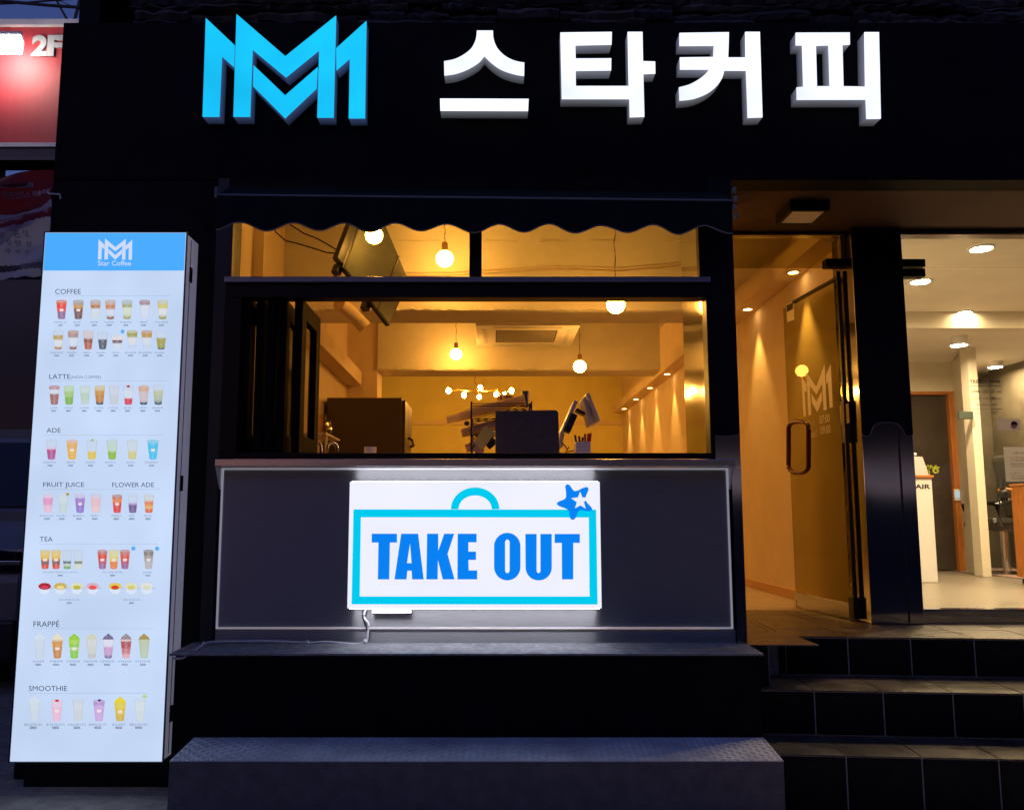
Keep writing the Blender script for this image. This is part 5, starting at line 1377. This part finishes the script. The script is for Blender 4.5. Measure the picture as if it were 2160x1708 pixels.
# wall receding from the door to the pale column
colx0, colx1, coly = P(*k66(1728, 1160), 8.2).x, P(*k66(1780, 1160), 8.2).x, 8.2
zcol = ZA(2050, 752, 8.2)
MB().prism3([[(ld.x + .03, YDW + .12, SF), (colx0, coly + .02, SF), (colx0 + .02, coly + .12, SF), (ld.x + .15, YDW + .2, SF)]], (0, 0, ZC + 1.735 - SF)).build("return_wall", SALONW, sal)
bx(colx0, colx1 + .01, coly, coly + .14, SF, ZC + 1.734).build("column", SALONW, sal, bevel=.003)
bx(colx1 + .02, XS1, 9.6, 9.75, SF, ZA(2130, 800, 9.6)).build("rear_wall", SALOND, sal)
bx(colx1 + .02, XS1, 9.752, 9.9, SF, ZC + 1.734).build("upper_wall", SALONW, sal)
bx(XS1, XS1 + .1, 4.9, 14, SF, ZC + 1.87).build("side_wall", SALONW, sal)
bx(XR + .165, ld.x + .15, 13.2, 13.3, SF, ZC + 1.734).build("rear_wall", SALOND, sal)
bx(6.0, 6.12, 6.5, 9.59, SF, ZC + 1.734).build("partition", SALOND, sal)
# inner door
idr = thing("inner_door", "dark glass inner door in an orange wood frame with mirrored lime lettering", "door", (ld.x - .5, YDW, SF))
jw = .085
bx(ld.x - jw, ld.x, YDW - .03, YDW + .125, SF, lz).build("jamb", WOOD, idr, bevel=.004)
bx(XR + .19, ld.x - jw - .001, YDW - .03, YDW + .125, lz - .035, lz - .0005).build("lintel", WOOD, idr, bevel=.004)
bx(XR + .19, ld.x - jw - .002, YDW + .03, YDW + .05, SF + .01, lz - .036).build("leaf", M("dark_door_glass", (.055, .042, .034), .12, spec=.6, var=.2), idr)
mb = MB(); q0 = k66(1360, 425); q1 = k66(1442, 497)
put_text(mb, "해", (q0[0], q0[1], q1[0], q1[1]), lambda x, y: P(x, y, YDW + .027), None, .03, flip=True)
q0 = k66(1290, 425); q1 = k66(1372, 497)
put_text(mb, "염", (q0[0], q0[1], q1[0], q1[1]), lambda x, y: P(x, y, YDW + .027), None, .03, flip=True)
LIME = M("lime_vinyl", (.55, .62, .05), .5, emit=(.55, .62, .05), es=.0)
mb.build("lettering", LIME, idr, recalc=False)
p0, p1 = P(*k66(1535, 585), YDW - .04), P(*k66(1577, 660), YDW - .04)
th = thing("wall_panel", "small glowing pale blue control panel on the orange door jamb", "control panel", ((p0.x + p1.x) / 2, YDW - .04, p1.z))
bx(p0.x, p1.x, YDW - .05, YDW - .031, p1.z, p0.z).build("case", WHITEP, th, bevel=.003)
bx(p0.x + .012, p1.x - .012, YDW - .052, YDW - .0505, p1.z + .03, p0.z - .02).build("screen", EM("panel_screen", (.55, .75, .95), .9), th)
p0, p1 = P(*k55(1690, 1503), 8.16), P(*k55(1795, 1557), 8.16)
tag(bx(p0.x, p1.x, 8.14, 8.165, p1.z, p0.z).build("wall_plaque", M("dark_green_plaque", (.05, .07, .055), .35), bevel=.004), "blank dark green plaque fixed to the pale column", "plaque")
# sanitiser stand
yst = 7.5
q = lambda a, b: P(*k66(a, b), yst)
st = thing("dispenser_stand", "narrow cream podium stand lettered HAIR with a pump on top", "stand", (q(1370, 1195).x, yst, SF))
xs0, xs1 = q(1255, 900).x, q(1415, 900).x
bx(xs0, xs1, yst, yst + .28, SF + .001, q(1330, 512).z).build("body", WHITEP, st, bevel=.004)
bx(xs0 - .02, xs1 + .012, yst - .02, yst + .29, q(1330, 511).z + .0005, q(1330, 494).z).build("shelf", WOOD, st, bevel=.003)
za_, zb2 = q(1330, 493).z, q(1330, 372).z
MB().prism([[(xs0 + .03, za_), (xs1 - .01, za_), (xs1 - .06, zb2), (xs0 + .03, zb2 + .01)]], yst + .02, yst + .2).build("sloping_panel", WHITEM, st, bevel=.004)
pp = q(1291, 372); MB().cyl((pp.x, yst + .1, pp.z), (pp.x, yst + .1, q(1291, 352).z), .012, n=10).build("pump", WHITEP, st)
MB().cyl((pp.x - .05, yst + .1, q(1291, 351).z), (pp.x + .05, yst + .1, q(1291, 349).z), .012, n=10).build("pump_head", WHITEP, st)
mb = MB(); a = k66(1240, 552); b = k66(1382, 583)
put_text(mb, "HAIR", (a[0], a[1], b[0], b[1]), lambda x, y: P(x, y, yst - .0012), None, .03)
mb.build("lettering", DARKP, st, recalc=False)
# salon lamps
def sal_lamp(x, y, z, r, label, spot=False):
    c = PZ(x, y, z)
    t = thing("salon_downlight", label, "downlight", c, "round ceiling lights in the hair salon")
    MB().lathe([(r + .02, -.001), (r + .02, -.014), (r, -.014), (r, -.001)], c, 24, caps=False).build("ring", WHITEP, t)
    MB().disc(c - Vector((0, 0, .008)), r, 24).build("lens", E_SALON, t)
sal_lamp(2070, 522, ZC + 1.8695, .068, "round ceiling light highest in the salon glass, near the front")
sal_lamp(1941, 592, ZC + 1.8695, .068, "round ceiling light beside the pillar under the clamp")
c = PZ(2033, 658, ZC + 1.83)
sal_lamp(2033, 658, ZC + 1.8695, .062, "round ceiling light just before the salon's ceiling step")
for k, (X_, Y_) in enumerate(((4.6, 5.47), (4.6, 6.28), (5.6, 5.9), (5.6, 7.0))):  # unseen lamps added to lift the light in the salon
    c = Vector((X_, Y_, ZC + 1.8695)); t = dup(D.objects["salon_downlight"], c, "unseen round ceiling light added to brighten the salon beyond the right edge, " + ("front", "middle", "outer front", "outer rear")[k])
def can(x, y, Y, label, lit=1.0):
    c = P(x, y, Y); t = thing("can_spotlight", label, "spotlight", c, "white can spotlights in the hair salon")
    zt = ZC + 1.735
    MB().lathe([(.072, 0), (.072, .14), (.03, .15), (.03, zt - c.z)], c, 22, caps=False).build("can", WHITEP, t, smooth=True)
    MB().disc(c + Vector((0, 0, .006)), .0715, 22).build("lens", E_SALON, t)
can(2023, 729, 7.7, "white can spotlight under the rear salon ceiling, left of the column")
can(2100, 775, 9.0, "white can spotlight behind the column's top, near the dark wall")
# salon window
sg = thing("salon_window", "clear salon shop window with steel base rail and opening hours lettering", "window", (4, YG, SF))
zb0, zb1 = ZA(2050, 1317, YG), ZA(2050, 1284, YG)
zseam = ZA(2050, 564, YG); ztop = ZA(2050, 493, YG)
bx(px1 + .002, XS1, YG - .01, YG + .06, zb0, zb1).build("base_rail", STEELP, sg, bevel=.003)
bx(px1 + .002, XS1, YG - .01, YG + .06, ztop, ZFB - .003).build("head_rail", DARKTRIM, sg)
bx(px1 + .002, XS1, YG - .014, YG + .064, ztop - .012, ztop - .001).build("steel_bead", STEELS, sg)
bx(px1 + .003, XS1, YG + .02, YG + .032, zb1 + .001, zseam - .003).build("pane", GLASSS, sg)
bx(px1 + .003, XS1, YG + .02, YG + .032, zseam + .003, ztop - .013).build("pane", GLASSS, sg)
for y0, y1 in ((546, 562), (566, 583)):
    a, b = P(1905, y0, YG - .012), P(1953, y1, YG - .012)
    bx(px1 + .001, b.x, YG - .012, YG + .05, b.z, a.z).build("patch_fitting", BLACKM, sg, bevel=.003)
kg = CR(2240, 880, 4.744)
fg = lambda x, y: P(x, y, YG + .0185)
BVIN = M("brown_vinyl", (.10, .07, .05), .6)
mb = MB()
def gt(s, u0, v0, u1, v1, bold=.0):
    mb = MB(); a, b = kg(u0, v0), kg(u1, v1); put_text(mb, s, (a[0], a[1], b[0], b[1]), fg, None, bold)
    mb.build("lettering", BVIN, sg, recalc=False)
gt("TRENDY HAIR", 875, 330, 1242, 370, .03)
gt("OPEN", 890, 457, 1005, 485, .01); gt("10:00", 1035, 448, 1168, 487, .01); gt("AM", 1195, 462, 1245, 486)
gt("CLOSE", 887, 538, 1020, 568, .01); gt("10:00", 1045, 530, 1180, 568, .01); gt("PM", 1200, 542, 1248, 566)
gt("매주 월요일 휴무", 955, 610, 1198, 640, .01)
gt("0", 965, 706, 988, 735); gt("7767", 1120, 706, 1208, 735)
for v in (400, 673):
    q = [fg(*kg(a, b)) for a, b in ((875 + (v > 500) * 25, v), (1245 + (v > 500) * 20, v), (1245 + (v > 500) * 20, v + 5), (875 + (v > 500) * 25, v + 5))]
    MB().add(q, [(0, 1, 2, 3)]).build("ruled_line", BVIN, sg, recalc=False)
def sheet(name, u0, v0, u1, v1, m, label, lines=(), kk_=kg, Yo=.0175):
    f2 = lambda x, y: P(x, y, YG + Yo)
    a, b = f2(*kk_(u0, v0)), f2(*kk_(u1, v1))
    t = bx(a.x, b.x, YG + Yo, YG + Yo + .0012, b.z, a.z).build(name, m); tag(t, label, "notice")
    for s, x0, y0, x1, y1, c in lines:
        mb = MB()
        p, r = kk_(x0, y0), kk_(x1, y1)
        put_text(mb, s, (p[0], p[1], r[0], r[1]), lambda x, y: P(x, y, YG + Yo - .0012), c, .01)
        mb.build("print", INKP, t, recalc=False)
    return t
dk, rd = (.06, .05, .05), (.35, .12, .08)
sheet("notice_sheet", 1275, 1125, 1620, 1535, PAPER, "white printed notice sheet taped inside the salon glass", (("이용시 안내문", 1395, 1182, 1560, 1208, dk), ("마스크를 착용해 주세요", 1355, 1245, 1590, 1262, rd), ("손소독제를 사용해 주세요", 1355, 1275, 1590, 1292, rd), ("방문하신 분들은 명부를", 1355, 1318, 1590, 1336, dk), ("작성하여 주시기 바랍니다", 1365, 1346, 1590, 1364, dk), ("감사합니다", 1355, 1430, 1475, 1446, (.3, .25, .2)), ("매장 내 거리두기 실천", 1365, 1462, 1580, 1478, (.3, .25, .2)), ("안전한 이용 부탁드립니다", 1365, 1492, 1590, 1508, dk)))
s_ = sheet("salon_sticker", 1200, 793, 1485, 930, THIN("pale_sticker", (.62, .58, .56), .5), "small pale rectangular sticker with a round mark on the salon glass")
mb = MB()
ctr_ = (1402, 870)
mb.flat([[P(*kg(ctr_[0] + 38 * math.cos(2 * math.pi * k / 20), ctr_[1] + 36 * math.sin(2 * math.pi * k / 20)), YG + .0162) for k in range(20)]], (.62, .42, .26))
mb.flat([[P(*kg(ctr_[0] + 42 * math.cos(math.pi * k / 14), ctr_[1] - 8 - 44 * math.sin(math.pi * k / 14)), YG + .0152) for k in range(15)]], (.10, .02, .02))
mb.build("round_mark", INKP, s_, recalc=False)
# salon furniture at the right edge
yk = 6.9
q = lambda a, b: P(*k66(a, b), yk)
cart = thing("wooden_cart", "orange wooden salon trolley on castors at the right edge", "trolley", (q(2030, 1230).x, yk, SF))
cx0 = P(2137, 1100, yk + .38).x; cx1 = cx0 + .5
ztc = q(1930, 556).z; zbc = SF + .07
for x in (cx0, cx1 - .025):
    bx(x, x + .025, yk, yk + .38, zbc, ztc).build("side_panel", WOOD, cart, bevel=.003)
bx(cx0 + .026, cx1 - .026, yk + .36, yk + .379, zbc, ztc).build("back_panel", WOOD, cart)
bx(cx0 + .026, cx1 - .026, yk + .002, yk + .02, zbc, ztc - .002).build("front_panel", WOOD, cart, bevel=.002)
bx(cx0 - .008, cx1 + .008, yk - .008, yk + .39, ztc + .001, ztc + .018).build("top", WOOD, cart, bevel=.003)
for x in (cx0 + .04, cx1 - .04):
    for y in (yk + .05, yk + .33):
        MB().cyl((x - .012, y, SF + .03), (x + .012, y, SF + .03), .03, n=14).build("castor", DARKP, cart)
        MB().cyl((x, y, SF + .05), (x, y, zbc), .009, n=8).build("castor_stem", CHROME, cart)
# dryer holder with brushes, on the trolley's side
hb = thing("brush_holder", "dark brushes and a dryer hanging in a small holder beside the trolley", "holder", q(1865, 600))
MB().tube([q(1828, 590), q(1870, 582), q(1915, 588)], .012, 8).build("bracket", WOOD, hb)
for (a, b), (a2, b2), r0, r1 in (((1855, 600), (1830, 690), .010, .003), ((1862, 600), (1850, 700), .012, .003), ((1868, 600), (1872, 705), .012, .003), ((1875, 600), (1892, 690), .010, .003)):
    MB().cyl(q(a, b), q(a2, b2), r0 * 1.4, r1, n=8).build("brush_tail", DARKP, hb)
MB().cyl(q(1850, 585), q(1848, 515), .030, .026, n=14).build("dryer_barrel", DARKP, hb, smooth=True)
MB().ball(q(1862, 612), .045, 12).build("brush_head", DARKP, hb, smooth=True)
# styling chair
yh = 8.6
q = lambda a, b: P(*k66(a, b), yh)
chr_ = thing("styling_chair", "black leather salon styling chair behind the trolley", "chair", (q(1860, 1100).x, yh, SF))
LEA = M("black_leather", (.02, .018, .016), .28, bump=.25, bs=30, spec=.6)
cxm = q(1870, 900).x
MB().obox((cxm, yh, SF + .52), (.27, 0, 0), (0, .25, 0), (0, 0, .07)).build("seat", LEA, chr_, bevel=.05)
MB().obox((cxm + .18, yh + .05, SF + .92), (.05, 0, .02), (0, .24, 0), (-.06, 0, .34)).build("backrest", LEA, chr_, bevel=.045)
for s in (-1, 1):
    MB().tube([(cxm - .22, yh + s * .29, SF + .5), (cxm - .24, yh + s * .29, SF + .72), (cxm - .1, yh + s * .29, SF + .76), (cxm + .16, yh + s * .29, SF + .74)], .03, 10).build("armrest", LEA, chr_, smooth=True)
MB().cyl((cxm, yh, SF + .03), (cxm, yh, SF + .45), .04, n=14).build("column", CHROME, chr_)
MB().lathe([(.28, 0), (.28, .012), (.05, .035)], (cxm, yh, SF + .001), 28).build("base", CHROME, chr_)
mt = PZ(2085, 1216, SF + .002)
tag(bx(colx1 + .12, 6.0, 7.7, 9.4, SF + .0005, SF + .008).build("floor_mat", M("mauve_mat", (.34, .22, .20), .8, var=.15, vs=30)), "mauve floor mat under the black styling chair", "mat")

D.scenes.remove(TS)
